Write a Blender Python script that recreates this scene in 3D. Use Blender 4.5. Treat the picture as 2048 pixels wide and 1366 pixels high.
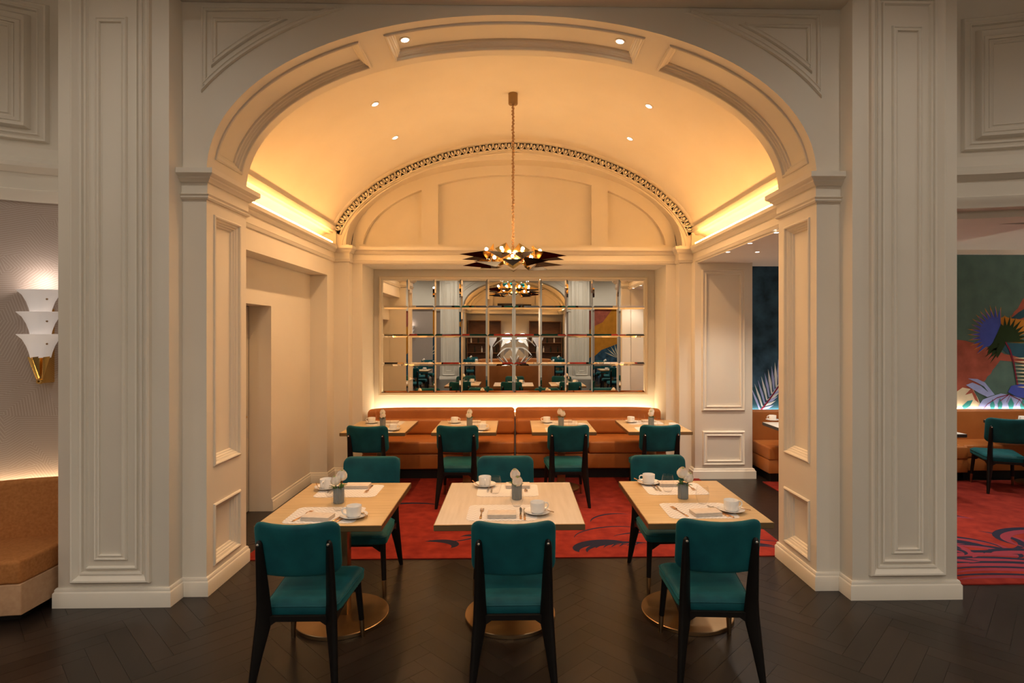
import bpy, bmesh, math, random
from math import sin, cos, pi, radians as R, sqrt
from mathutils import Vector, Matrix
random.seed(7)
for o in list(bpy.data.objects): bpy.data.objects.remove(o)
SC = bpy.context.scene
COL = SC.collection

# ------------------------------------------------------------------ camera / world / exposure
FPX, YAW, VPX, HOR, CAMH = 1138.0, R(1.2), 1030.0, 668.0, 1.84
CXP = VPX + FPX * math.tan(YAW)
cam = bpy.data.cameras.new('camera'); camo = bpy.data.objects.new('camera', cam); COL.objects.link(camo)
cam.sensor_width = 36; cam.lens = FPX / 2048 * 36
cam.shift_x = (1024 - CXP) / 2048; cam.shift_y = (HOR - 683) / 2048
cam.clip_start = .05; cam.clip_end = 100
camo.location = (0, 0, CAMH); camo.rotation_euler = (pi / 2, 0, -YAW)
SC.camera = camo
w = bpy.data.worlds.new('world'); SC.world = w; w.use_nodes = True
w.node_tree.nodes['Background'].inputs[0].default_value = (.5, .45, .4, 1)
w.node_tree.nodes['Background'].inputs[1].default_value = .02
vs = SC.view_settings
vs.view_transform = 'Standard'; vs.look = 'None'; vs.exposure = 0.12; vs.gamma = 1; vs.use_curve_mapping = False

# light levels, tuned against the photograph
K_COVE, K_BANQ, K_VSPOT, K_ASPOT, K_BULB, K_HALL, K_RIGHT, K_HCH = 132.0, 21.0, 102.0, 64.0, 98.0, 62.0, 66.0, 60.0
WARM = (1, .47, .13); WARM2 = (1, .77, .46); SPOTC = (1, .585, .275); HALLC = (1, .90, .78)

def ray(x, y):
    return (Vector((sin(YAW), cos(YAW), 0)) + Vector((cos(YAW), -sin(YAW), 0)) * ((x - CXP) / FPX) + Vector((0, 0, (HOR - y) / FPX)))
def on_y(x, y, Y):
    d = ray(x, y); return Vector((0, 0, CAMH)) + d * (Y / d.y)
def on_z(x, y, z):
    d = ray(x, y); return Vector((0, 0, CAMH)) + d * ((z - CAMH) / d.z)

# ------------------------------------------------------------------ materials
MATS = {}
def nt(m): return m.node_tree.nodes, m.node_tree.links
def mat(name, col, rough=.5, metal=0, spec=.5, sheen=0, coat=0, emit=None, es=0, trans=0, ior=1.45, alpha=1):
    m = bpy.data.materials.new(name); m.use_nodes = True
    b = m.node_tree.nodes['Principled BSDF']; I = b.inputs
    I['Base Color'].default_value = (*col, 1); I['Roughness'].default_value = rough; I['Metallic'].default_value = metal
    I['Specular IOR Level'].default_value = spec; I['IOR'].default_value = ior
    I['Sheen Weight'].default_value = sheen; I['Coat Weight'].default_value = coat
    I['Transmission Weight'].default_value = trans
    if emit: I['Emission Color'].default_value = (*emit, 1); I['Emission Strength'].default_value = es
    MATS[name] = m
    return m
def bsdf(m): return m.node_tree.nodes['Principled BSDF']
def add_noise(m, c1, c2, scale=8, detail=4, bump=0, bscale=None, coord='Object', stretch=(1, 1, 1), lo=.3, hi=.7):
    n, l = nt(m); tc = n.new('ShaderNodeTexCoord'); mp = n.new('ShaderNodeMapping'); mp.inputs['Scale'].default_value = stretch
    l.new(tc.outputs[coord], mp.inputs[0])
    t = n.new('ShaderNodeTexNoise'); t.inputs['Scale'].default_value = scale; t.inputs['Detail'].default_value = detail
    l.new(mp.outputs[0], t.inputs['Vector'])
    r = n.new('ShaderNodeValToRGB'); r.color_ramp.elements[0].position = lo; r.color_ramp.elements[1].position = hi
    r.color_ramp.elements[0].color = (*c1, 1); r.color_ramp.elements[1].color = (*c2, 1)
    l.new(t.outputs['Fac'], r.inputs[0]); l.new(r.outputs[0], bsdf(m).inputs['Base Color'])
    if bump:
        t2 = n.new('ShaderNodeTexNoise'); t2.inputs['Scale'].default_value = bscale or scale * 4; t2.inputs['Detail'].default_value = 3
        l.new(mp.outputs[0], t2.inputs['Vector'])
        bp = n.new('ShaderNodeBump'); bp.inputs['Strength'].default_value = bump; bp.inputs['Distance'].default_value = .002
        l.new(t2.outputs['Fac'], bp.inputs['Height']); l.new(bp.outputs[0], bsdf(m).inputs['Normal'])
    return m
paint = mat('cream_paint', (.74, .69, .60), .55, spec=.3); add_noise(paint, (.735, .685, .595), (.755, .705, .615), 3, 2)
paint2 = mat('vault_plaster', (.76, .70, .60), .7, spec=.2); add_noise(paint2, (.74, .68, .58), (.78, .72, .62), 2.2, 4)
door_m = mat('door_paint', (.62, .58, .50), .5)
wood_d = mat('dark_floor_wood', (.04, .025, .018), .33, spec=.5)
def floor_nodes(m):
    n, l = nt(m); tc = n.new('ShaderNodeTexCoord'); mp = n.new('ShaderNodeMapping'); mp.inputs['Scale'].default_value = (.8, 9, 1)
    oi = n.new('ShaderNodeObjectInfo'); l.new(tc.outputs['Object'], mp.inputs[0])
    l.new(oi.outputs['Random'], mp.inputs['Location'])
    t = n.new('ShaderNodeTexNoise'); t.inputs['Scale'].default_value = 2; t.inputs['Detail'].default_value = 3; l.new(mp.outputs[0], t.inputs['Vector'])
    r = n.new('ShaderNodeValToRGB'); r.color_ramp.elements[0].color = (.010, .0066, .005, 1); r.color_ramp.elements[1].color = (.026, .0175, .0135, 1)
    l.new(t.outputs['Fac'], r.inputs[0])
    mr = n.new('ShaderNodeMapRange'); mr.inputs['To Min'].default_value = .75; mr.inputs['To Max'].default_value = 1.3
    l.new(oi.outputs['Random'], mr.inputs['Value'])
    mx = n.new('ShaderNodeVectorMath'); mx.operation = 'SCALE'; l.new(r.outputs[0], mx.inputs[0]); l.new(mr.outputs[0], mx.inputs['Scale'])
    l.new(mx.outputs[0], bsdf(m).inputs['Base Color'])
    mr2 = n.new('ShaderNodeMapRange'); mr2.inputs['To Min'].default_value = .27; mr2.inputs['To Max'].default_value = .33
    l.new(t.outputs['Fac'], mr2.inputs['Value']); l.new(mr2.outputs[0], bsdf(m).inputs['Roughness'])
floor_nodes(wood_d)
seam = mat('floor_seam', (.012, .008, .006), .5)
carpet_m = mat('red_carpet', (.36, .035, .02), .95, spec=.1); add_noise(carpet_m, (.165, .016, .012), (.26, .030, .018), 9, 5, .6, 260)
carpet_b = mat('carpet_navy', (.018, .018, .035), .95, spec=.1)
carpet_p = mat('carpet_plum', (.20, .03, .045), .95, spec=.1)
velvet = mat('teal_velvet', (.004, .085, .095), .62, spec=.25, sheen=.25); add_noise(velvet, (.0015, .048, .064), (.004, .084, .096), 7, 3, .15, 300)
bsdf(velvet).inputs['Sheen Tint'].default_value = (.10, .55, .55, 1)
blackwood = mat('black_wood', (.0045, .0036, .0032), .42, spec=.35)
bronze = mat('bronze', (.36, .24, .13), .34, 1); add_noise(bronze, (.32, .21, .11), (.40, .27, .15), 5, 3)
edge_m = mat('bronze_edge', (.30, .20, .10), .4, .8)
gold = mat('polished_gold', (.85, .55, .18), .16, 1)
darkmetal = mat('smoked_bronze', (.045, .028, .018), .16, 1)
chrome = mat('chrome', (.75, .72, .68), .15, 1)
flat_gold = mat('rose_gold', (.80, .52, .32), .2, 1)
oak = mat('oak_veneer', (.56, .40, .23), .33, spec=.5); add_noise(oak, (.52, .35, .17), (.62, .44, .23), 3, 6, .05, 40, stretch=(1, 14, 1))
paleoak = mat('pale_veneer', (.6, .5, .4), .3, spec=.5); add_noise(paleoak, (.60, .50, .39), (.68, .58, .47), 3, 6, .05, 40, stretch=(14, 1, 1))
leather = mat('cognac_leather', (.42, .155, .045), .42, spec=.4); add_noise(leather, (.33, .108, .024), (.40, .138, .034), 4, 3, .12, 180)
linen = mat('orange_linen', (.42, .17, .05), .8, spec=.2); add_noise(linen, (.36, .14, .04), (.46, .19, .06), 60, 3, .3, 400)
tanb = mat('tan_base', (.50, .30, .17), .6); add_noise(tanb, (.46, .27, .15), (.53, .33, .19), 30, 3, .1, 200)
china = mat('white_china', (.82, .80, .77), .12, spec=.6, coat=.3)
napk = mat('linen_napkin', (.66, .56, .46), .85, spec=.1); add_noise(napk, (.62, .52, .43), (.69, .59, .49), 40, 3, .3, 300)
glass = mat('clear_glass', (1, 1, 1), .02, trans=1, ior=1.2)
def thin_glass(m):
    n, l = nt(m); out = n['Material Output']; tr = n.new('ShaderNodeBsdfTransparent'); tr.inputs[0].default_value = (.97, .97, .97, 1); gl = n.new('ShaderNodeBsdfGlossy'); gl.inputs['Roughness'].default_value = .03
    lw = n.new('ShaderNodeLayerWeight'); lw.inputs[0].default_value = .5; pw = n.new('ShaderNodeMath'); pw.operation = 'POWER'; pw.inputs[1].default_value = 3.5; l.new(lw.outputs['Facing'], pw.inputs[0]); fr = n.new('ShaderNodeMath'); fr.operation = 'MULTIPLY_ADD'; fr.inputs[1].default_value = .55; fr.inputs[2].default_value = .03; l.new(pw.outputs[0], fr.inputs[0]); mx = n.new('ShaderNodeMixShader'); l.new(fr.outputs[0], mx.inputs[0]); l.new(tr.outputs[0], mx.inputs[1]); l.new(gl.outputs[0], mx.inputs[2]); l.new(mx.outputs[0], out.inputs['Surface'])
thin_glass(glass)
smoke = mat('grey_ribbed_glass', (.20, .225, .23), .2, spec=.6)
petal = mat('cream_petal', (.85, .68, .52), .6, spec=.2); add_noise(petal, (.95, .86, .74), (.93, .74, .60), 25, 3, coord='Object'); bsdf(petal).inputs['Subsurface Weight'].default_value = .4; bsdf(petal).inputs['Subsurface Radius'].default_value = (.02, .012, .008); bsdf(petal).inputs['Subsurface Scale'].default_value = 1
leafm = mat('leaf_green', (.035, .13, .025), .5)
centre = mat('flower_centre', (.20, .28, .05), .6)
matm = mat('placemat', (.72, .68, .63), .7)
def zig(m):
    n, l = nt(m); tc = n.new('ShaderNodeTexCoord'); sp = n.new('ShaderNodeSeparateXYZ'); l.new(tc.outputs['Object'], sp.inputs[0])
    def ma(op, a, b=None):
        k = n.new('ShaderNodeMath'); k.operation = op
        if hasattr(a, 'links'): l.new(a, k.inputs[0])
        else: k.inputs[0].default_value = a
        if b is not None:
            if hasattr(b, 'links'): l.new(b, k.inputs[1])
            else: k.inputs[1].default_value = b
        return k.outputs[0]
    zz = ma('PINGPONG', ma('MULTIPLY', sp.outputs['X'], 1.0), .022)
    s = ma('FRACT', ma('MULTIPLY', ma('ADD', sp.outputs['Y'], zz), 30.0))
    g = ma('GREATER_THAN', s, .5)
    mx = n.new('ShaderNodeMix'); mx.data_type = 'RGBA'; mx.inputs['A'].default_value = (.76, .72, .68, 1); mx.inputs['B'].default_value = (.60, .56, .53, 1)
    l.new(g, mx.inputs['Factor']); l.new(mx.outputs['Result'], bsdf(m).inputs['Base Color'])
zig(matm)
mirror_m = mat('mirror_glass', (.90, .89, .84), .0, 1)
frame_m = mat('frame_paint', (.66, .58, .44), .45)
wallpap = mat('leaf_wallpaper', (.40, .33, .28), .6, spec=.3)
def wallp(m):
    n, l = nt(m); tc = n.new('ShaderNodeTexCoord')
    v = n.new('ShaderNodeTexVoronoi'); v.inputs['Scale'].default_value = 3.4; v.inputs['Randomness'].default_value = 1; l.new(tc.outputs['Object'], v.inputs['Vector'])
    sub = n.new('ShaderNodeVectorMath'); sub.operation = 'SUBTRACT'; l.new(tc.outputs['Object'], sub.inputs[0])
    l.new(v.outputs['Position'], sub.inputs[1])
    sx = n.new('ShaderNodeSeparateColor'); l.new(v.outputs['Color'], sx.inputs[0])
    ang = n.new('ShaderNodeMath'); ang.operation = 'MULTIPLY'; ang.inputs[1].default_value = 6.28; l.new(sx.outputs[0], ang.inputs[0])
    vr = n.new('ShaderNodeVectorRotate'); vr.rotation_type = 'Y_AXIS'; l.new(sub.outputs[0], vr.inputs['Vector']); l.new(ang.outputs[0], vr.inputs['Angle'])
    sp = n.new('ShaderNodeSeparateXYZ'); l.new(vr.outputs[0], sp.inputs[0])
    ab = n.new('ShaderNodeMath'); ab.operation = 'ABSOLUTE'; l.new(sp.outputs['X'], ab.inputs[0])
    k = n.new('ShaderNodeMath'); k.operation = 'MULTIPLY_ADD'; k.inputs[1].default_value = .8; l.new(ab.outputs[0], k.inputs[0]); l.new(sp.outputs['Z'], k.inputs[2])
    ml = n.new('ShaderNodeMath'); ml.operation = 'MULTIPLY'; ml.inputs[1].default_value = 330; l.new(k.outputs[0], ml.inputs[0])
    sn = n.new('ShaderNodeMath'); sn.operation = 'SINE'; l.new(ml.outputs[0], sn.inputs[0])
    mr = n.new('ShaderNodeMapRange'); mr.inputs['From Min'].default_value = .2; mr.inputs['From Max'].default_value = .9; l.new(sn.outputs[0], mr.inputs['Value'])
    mx = n.new('ShaderNodeMix'); mx.data_type = 'RGBA'; mx.inputs['A'].default_value = (.37, .30, .26, 1); mx.inputs['B'].default_value = (.46, .39, .34, 1)
    l.new(mr.outputs[0], mx.inputs['Factor']); l.new(mx.outputs['Result'], bsdf(m).inputs['Base Color'])
wallp(wallpap)
def emis(name, col, s):
    return mat(name, (0, 0, 0), 1, emit=col, es=s, spec=0)
cove_m = emis('cove_strip', WARM, K_COVE)
banq_led = emis('banquette_strip', WARM2, K_BANQ)
led_soft = emis('bay_strip', WARM2, 30)
led_cool = emis('mural_strip', (1, .92, .80), 34)
lens_m = emis('downlight_lens', (1, .86, .62), 14)
lens_h = emis('hall_downlight_lens', (1, .92, .82), 9)
bulb_m = emis('chandelier_bulb', (1, .64, .28), K_BULB * 2)
trimring = mat('downlight_ring', (.8, .75, .65), .4)
sconce_g = mat('frosted_glass', (.85, .82, .80), .4, emit=(1, .88, .82), es=.17)
globe_m = emis('globe_glow', (1, .95, .88), 1.6)
blackm = mat('plinth_black', (.008, .007, .007), .6)
darktop = mat('dark_table_edge', (.03, .022, .018), .4)
stone = mat('white_tabletop', (.68, .66, .62), .3)
walnut = mat('walnut', (.16, .07, .03), .4); add_noise(walnut, (.12, .05, .022), (.20, .09, .04), 3, 5, stretch=(1, 1, 10))
white_s = mat('white_sculpture', (.80, .79, .76), .45)
grille = mat('vent_dark', (.05, .045, .04), .6)
teal_gl = mat('teal_glass', (.02, .35, .38), .15, trans=.4)
bottle_g = mat('dark_bottle', (.02, .03, .02), .1)
def pm(name, c, var=.12):
    m = mat(name, c, .75, spec=.2); add_noise(m, tuple(x * (1 - var) for x in c), tuple(x * (1 + var) for x in c), 6, 5); return m
P_GREEN = pm('mural_green', (.085, .155, .135)); P_BLUE = pm('mural_navy', (.030, .075, .125), .5); P_TERRA = pm('mural_terracotta', (.33, .085, .055), .25)
P_ULTRA = pm('mural_blue', (.055, .085, .42)); P_LEAF = pm('mural_leaf', (.016, .035, .010)); P_OCHRE = pm('mural_ochre', (.50, .20, .02))
P_TEAL = pm('mural_teal', (.02, .075, .11)); P_LILAC = pm('mural_lilac', (.28, .34, .62)); P_CREAM = pm('mural_cream', (.62, .55, .38))
P_RED = pm('mural_crimson', (.16, .01, .03)); P_WHITE = pm('mural_white', (.55, .60, .62)); P_EMER = pm('mural_emerald', (.03, .22, .22)); P_DARK = pm('mural_black', (.02, .018, .016))

# ------------------------------------------------------------------ geometry helpers
class B:
    def __init__(s): s.v = []; s.f = []
    def add(s, vs, fs):
        b = len(s.v); s.v += [tuple(p) for p in vs]; s.f += [tuple(i + b for i in f) for f in fs]; return s
    def box(s, x0, x1, y0, y1, z0, z1):
        return s.add([(x0, y0, z0), (x1, y0, z0), (x1, y1, z0), (x0, y1, z0), (x0, y0, z1), (x1, y0, z1), (x1, y1, z1), (x0, y1, z1)],
                     [(0, 3, 2, 1), (4, 5, 6, 7), (0, 1, 5, 4), (1, 2, 6, 5), (2, 3, 7, 6), (3, 0, 4, 7)])
    def quad(s, a, b, c, d): return s.add([a, b, c, d], [(0, 1, 2, 3)])
    def grid(s, rows, closed=False):
        """rows: list of equal-length point lists"""
        n = len(rows[0]); vs = [p for r in rows for p in r]; fs = []
        for i in range(len(rows) - 1):
            for j in range(n - (0 if closed else 1)):
                k = (j + 1) % n; fs.append((i * n + j, i * n + k, (i + 1) * n + k, (i + 1) * n + j))
        return s.add(vs, fs)
    def lathe(s, prof, seg=24, c=(0, 0, 0), ax='Z'):
        rows = []
        for r, z in prof:
            row = []
            for i in range(seg):
                a = 2 * pi * i / seg
                p = (r * cos(a), r * sin(a), z)
                if ax == 'Y': p = (p[0], p[2], p[1])
                row.append((c[0] + p[0], c[1] + p[1], c[2] + p[2]))
            rows.append(row)
        s.grid(rows, True)
        return s
    def disc(s, r, z, seg=24, c=(0, 0)):
        return s.add([(c[0] + r * cos(2 * pi * i / seg), c[1] + r * sin(2 * pi * i / seg), z) for i in range(seg)], [tuple(range(seg))])
    def tube(s, pts, rad, seg=8, caps=True):
        pts = [Vector(p) for p in pts]; n = len(pts)
        if not isinstance(rad, (list, tuple)): rad = [rad] * n
        rows = []; up = None
        for i, p in enumerate(pts):
            t = (pts[min(i + 1, n - 1)] - pts[max(i - 1, 0)]).normalized()
            if up is None: up = Vector((0, 0, 1)) if abs(t.z) < .9 else Vector((1, 0, 0))
            a = t.cross(up).normalized(); b = a.cross(t).normalized(); up = b
            rows.append([tuple(p + a * rad[i] * cos(2 * pi * k / seg) + b * rad[i] * sin(2 * pi * k / seg)) for k in range(seg)])
        base = len(s.v); s.grid(rows, True)
        if caps:
            s.f.append(tuple(base + k for k in range(seg))); s.f.append(tuple(base + (n - 1) * seg + k for k in reversed(range(seg))))
        return s
    def extrude(s, poly, d, mp):
        """poly 2D list -> prism; mp(u,v,h)"""
        n = len(poly); vs = [mp(u, v, 0) for u, v in poly] + [mp(u, v, d) for u, v in poly]
        fs = [tuple(reversed(range(n))), tuple(range(n, 2 * n))] + [(i, (i + 1) % n, n + (i + 1) % n, n + i) for i in range(n)]
        return s.add(vs, fs)
    def sweep(s, path, prof, mp, closed=False, caps=True, pclosed=False, scales=None):
        """path: 2D polyline, prof: (u offset to the left of travel, v height); mitred; mp(a,b,v)->3D"""
        n = len(path); P = [Vector((p[0], p[1])) for p in path]; rows = []
        cu = sum(p[0] for p in prof) / len(prof); cv = sum(p[1] for p in prof) / len(prof)
        for i in range(n):
            d1 = (P[i] - P[i - 1]) if (i > 0 or closed) else None
            d2 = (P[(i + 1) % n] - P[i]) if (i < n - 1 or closed) else None
            if d1 is None: d1 = d2
            if d2 is None: d2 = d1
            d1 = d1.normalized(); d2 = d2.normalized()
            n1 = Vector((-d1.y, d1.x)); n2 = Vector((-d2.y, d2.x))
            m = (n1 + n2) / max(.25, 1 + n1.dot(n2))
            k = 1 if scales is None else scales[i]
            rows.append([mp(P[i].x + m.x * (cu + (u - cu) * k), P[i].y + m.y * (cu + (u - cu) * k), cv + (v - cv) * k) for u, v in prof])
        if closed: rows.append(rows[0])
        base = len(s.v); L = len(prof); s.grid(rows, pclosed)
        if caps and not closed:
            s.f.append(tuple(base + k for k in range(L))); s.f.append(tuple(base + (n - 1) * L + k for k in reversed(range(L))))
        return s
    def sphere(s, c, r, seg=12, rings=8, sc=(1, 1, 1)):
        rows = []
        for i in range(rings + 1):
            t = pi * i / rings; rr = max(1e-4, sin(t))
            rows.append([(c[0] + r * sc[0] * rr * cos(2 * pi * k / seg), c[1] + r * sc[1] * rr * sin(2 * pi * k / seg), c[2] + r * sc[2] * cos(t)) for k in range(seg)])
        return s.grid(rows, True)
    def puff(s, outline, rings, mp):
        """concentric scaled rings of an outline: rings [(scale,h)] ; closed by tiny rings"""
        rows = [[mp(u * k, v * k, h) for u, v in outline] for k, h in rings]
        base = len(s.v); s.grid(rows, True); n = len(outline)
        s.f.append(tuple(base + k for k in reversed(range(n)))); s.f.append(tuple(base + (len(rows) - 1) * n + k for k in range(n)))
        return s
    def build(s, name, m, parent=None, bevel=0, seg=2, ang=35, smooth=True, recalc=True, loc=None):
        me = bpy.data.meshes.new(name); me.from_pydata(s.v, [], s.f)
        if bevel or recalc:
            bm = bmesh.new(); bm.from_mesh(me)
            if bevel:
                bmesh.ops.remove_doubles(bm, verts=bm.verts, dist=1e-6)
                bmesh.ops.bevel(bm, geom=[e for e in bm.edges if e.is_manifold and e.calc_face_angle(0) > .6], offset=bevel, segments=seg, affect='EDGES', profile=.5)
            if recalc: bmesh.ops.recalc_face_normals(bm, faces=bm.faces)
            bm.to_mesh(me); bm.free()
        me.materials.append(m)
        if smooth:
            me.shade_smooth(); me.set_sharp_from_angle(angle=R(ang))
        o = bpy.data.objects.new(name, me); COL.objects.link(o)
        if parent: o.parent = parent
        if loc: o.location = loc
        return o
def tag(o, label, cat, group=None, kind=None):
    o['label'] = label; o['category'] = cat
    if group: o['group'] = group
    if kind: o['kind'] = kind
    return o
def thing(name, label, cat, loc=(0, 0, 0), rz=0, group=None, kind=None):
    o = bpy.data.objects.new(name, None); COL.objects.link(o); o.empty_display_size = .05
    o.location = loc; o.rotation_euler = (0, 0, rz)
    return tag(o, label, cat, group, kind)
def copy_tree(o, parent=None):
    c = o.copy(); COL.objects.link(c); c.parent = parent
    for ch in list(o.children): copy_tree(ch, c)
    return c
def clone(o, loc, rz=0, label=None, group=None):
    c = copy_tree(o); c.location = loc; c.rotation_euler = (0, 0, rz)
    if label: c['label'] = label
    if group: c['group'] = group
    return c
def rrect(w, h, r, n=5, top=None):
    pts = []
    for cx_, cy_, a0 in ((w - r, h - r, 0), (-w + r, h - r, pi / 2), (-w + r, -h + r, pi), (w - r, -h + r, 3 * pi / 2)):
        for i in range(n + 1):
            a = a0 + pi / 2 * i / n; pts.append((cx_ + r * cos(a), cy_ + r * sin(a)))
    return pts
def superell(a, b, z0, p, n=48, t0=0.0, t1=pi):
    pts = []
    for i in range(n + 1):
        t = t1 + (t0 - t1) * i / n
        c, s_ = cos(t), max(0.0, sin(t))
        pts.append((a * math.copysign(abs(c) ** (2 / p), c), z0 + b * s_ ** (2 / p)))
    return pts
def sez(x, a, b, z0, p): return z0 + b * max(0, 1 - (abs(x) / a) ** p) ** (1 / p)
def lamp_spot(name, loc, power, col, size=R(100), blend=.8, rad=.03, target=None, parent=None):
    l = bpy.data.lights.new(name, 'SPOT'); l.energy = power; l.color = col; l.spot_size = size; l.spot_blend = blend; l.shadow_soft_size = rad
    o = bpy.data.objects.new(name, l); COL.objects.link(o); o.location = loc
    if target is not None: o.rotation_euler = (Vector(target) - Vector(loc)).to_track_quat('-Z', 'Y').to_euler()
    if parent: o.parent = parent
    return o

# moulding profiles (u inward from the outer edge, v proud of the surface)
PM = [(0, 0), (.003, .010), (.010, .016), (.020, .014), (.026, .008), (.040, .010), (.048, .016), (.055, .014), (.060, .0)]
PM = [(u * 1.1, v * 1.7) for u, v in PM]
PMS = [(u * .6, v * .62) for u, v in PM]
PML = [(0, 0), (.004, .014), (.016, .022), (.034, .016), (.048, .006), (.052, .010), (.075, .010), (.078, .0)]
PML = [(u, v * 1.8) for u, v in PML]
SKIRT = [(0, 0), (.022, 0), (.022, .095), (.018, .102), (.014, .106), (.014, .118), (.008, .128), (0, .130)]
CORN = [(0, 0), (.010, .0), (.018, .012), (.018, .022), (.026, .034), (.014, .040), (.010, .040), (.010, .115), (.022, .118), (.030, .130), (.040, .140), (.042, .150), (.058, .162), (.064, .170), (.064, .205), (0, .205)]

# ------------------------------------------------------------------ floor with herringbone planks
fl = B().box(-9, 9, -13, 9, -.12, -.003).build('floor', seam)
tag(fl, 'dark brown herringbone wood floor of the hall', 'floor', kind='structure')
PW, PL_, mm = .115, .69, 6
def plank_mesh(nm, x, y):
    b = B(); e = .0007
    b.box(e, x - e, e, y - e, -.004, 0)
    me = bpy.data.meshes.new(nm); me.from_pydata(b.v, [], b.f); me.materials.append(wood_d); return me
# planks are built along their own X so that the grain follows the board
pk = plank_mesh('plank', PL_, PW)
c45, s45 = cos(pi / 4), sin(pi / 4)
places = []
for k in range(-90, 90):
    for n_ in range(-9, 10):
        for kind in (0, 1):
            if kind == 0: u, v = (k + 2 * mm * n_) * PW, k * PW; cu, cv = u + PL_ / 2, v + PW / 2
            else: u, v = k * PW, (k - 2 * mm + 1 + 2 * mm * n_) * PW; cu, cv = u + PW / 2, v + PL_ / 2
            X, Y = cu * c45 - cv * s45, cu * s45 + cv * c45 + 2.0
            if abs(X) < 8.4 and -12 < Y < 7.6: places.append((X, Y, kind, u, v))
def vis(p):
    X, Y = p[0], p[1]
    if Y < 1.75 or Y > 4.9: return 99
    return abs(Y - 2.9) + .45 * abs(X) + (3 if abs(X) > 3.6 else 0)
places.sort(key=vis)
rest = B()
for i, (X, Y, kind, u, v) in enumerate(places):
    x0, y0 = u * c45 - v * s45, u * s45 + v * c45 + 2.0
    if i < 300:
        o = bpy.data.objects.new('plank', pk); COL.objects.link(o); o.parent = fl
        if kind == 0: o.location = (x0, y0, 0); o.rotation_euler = (0, 0, pi / 4)
        else: o.location = (x0 + PW * c45, y0 + PW * s45, 0); o.rotation_euler = (0, 0, 3 * pi / 4)
    else:
        a, b_ = (PL_, PW) if kind == 0 else (PW, PL_); e = .0007
        q = [(u + e, v + e), (u + a - e, v + e), (u + a - e, v + b_ - e), (u + e, v + b_ - e)]
        rest.add([(p * c45 - r_ * s45, p * s45 + r_ * c45 + 2.0, 0) for p, r_ in q], [(0, 1, 2, 3)])
ro = rest.build('plank_field', wood_d, fl, smooth=False, recalc=False); ro['kind'] = 'stuff'

# ------------------------------------------------------------------ arch wall, piers (one end of the hall; the far end is a turned copy)
HALL_OBJS = []
AR = (2.17, 1.135, 2.975, 2.08)      # front arch
YF, YB_ = 4.05, 4.64
ZT = 4.72
def S(o, label, cat='wall', dup=False):
    tag(o, label, cat, kind='structure')
    if dup: HALL_OBJS.append(o)
    return o
b = B()
for Y in (YF, YB_):
    for s_ in (-1, 1): b.quad((s_ * 2.17, Y, 0), (s_ * 2.36, Y, 0), (s_ * 2.36, Y, ZT), (s_ * 2.17, Y, ZT))
    ap = superell(*AR, n=64)
    b.grid([[(x, Y, z) for x, z in ap], [(x, Y, ZT) for x, z in ap]])
# jambs and soffit as one band, parameter s along the opening, with recessed panels
SPR = AR[2]
fine = [(-2.17, SPR * i / 60) for i in range(60)] + superell(*AR, n=400) + [(2.17, SPR * (59 - i) / 60) for i in range(60)]
NF = len(fine) - 1; acc = [0]
for i in range(NF): acc.append(acc[-1] + math.dist(fine[i], fine[i + 1]))
TOT = acc[-1]
def arc_at(s_):
    s_ = max(0, min(TOT - 1e-6, s_)); lo, hi = 0, NF
    while hi - lo > 1:
        m_ = (lo + hi) // 2
        if acc[m_] <= s_: lo = m_
        else: hi = m_
    p, q = fine[lo], fine[lo + 1]; f = (s_ - acc[lo]) / max(1e-9, acc[lo + 1] - acc[lo])
    p0, q0 = fine[max(0, lo - 1)], fine[min(NF, lo + 2)]
    d = Vector((q0[0] - p0[0], q0[1] - p0[1])).normalized(); return p[0] + (q[0] - p[0]) * f, p[1] + (q[1] - p[1]) * f, Vector((d.y, -d.x))
def soff(s_, y, v):
    x, z, nn = arc_at(s_); return (x + nn.x * v, y, z + nn.y * v)
def s_of_x(x):
    return acc[min(range(NF + 1), key=lambda i: abs(fine[i][0] - x) + (0 if fine[i][1] > 3.3 else 9))]
def sub(p, q, n): return [(p[0] + (q[0] - p[0]) * i / n, p[1] + (q[1] - p[1]) * i / n) for i in range(n)]
def rect_path(a0, a1, b0, b1, na=1, nb=1):
    return sub((a0, b0), (a1, b0), na) + sub((a1, b0), (a1, b1), nb) + sub((a1, b1), (a0, b1), na) + sub((a0, b1), (a0, b0), nb)
PAN = [(.17, .615), (.885, 2.70), (SPR + .12, s_of_x(-1.14)), (s_of_x(-.95), s_of_x(.95)), (s_of_x(1.14), TOT - SPR - .12), (TOT - 2.70, TOT - .885), (TOT - .615, TOT - .17)]
ss = sorted(set([TOT * i / 220 for i in range(221)] + [q for p in PAN for q in p]))
for y0, y1 in ((YF, 4.14), (4.54, YB_)): b.grid([[soff(q, y0, 0), soff(q, y1, 0)] for q in ss])
for i in range(len(ss) - 1):
    if any(p0 - 1e-6 <= ss[i] and ss[i + 1] <= p1 + 1e-6 for p0, p1 in PAN): continue
    b.grid([[soff(q, 4.14, 0), soff(q, 4.54, 0)] for q in ss[i:i + 2]])
aw = S(b.build('wall_arch', paint, ang=25, recalc=False), 'cream plaster wall with a wide elliptical arch into the alcove', dup=True)
PREC = [(0, 0), (.003, .010), (.012, .014), (.020, .010), (.024, -.006), (.038, -.012), (.042, -.020), (.050, -.022), (.056, -.034), (.066, -.038), (.070, -.050)]
for a0, a1 in PAN:
    na = max(2, int((a1 - a0) / .06)); pb = B()
    pb.sweep(rect_path(a0, a1, 4.14, 4.54, na, 2), PREC, soff, closed=True)
    pb.grid([[soff(a0 + .069 + (a1 - a0 - .138) * i / na, y, -.05) for y in (4.209, 4.471)] for i in range(na + 1)])
    pb.build('recessed_panel', paint, aw, recalc=False, ang=30)
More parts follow.
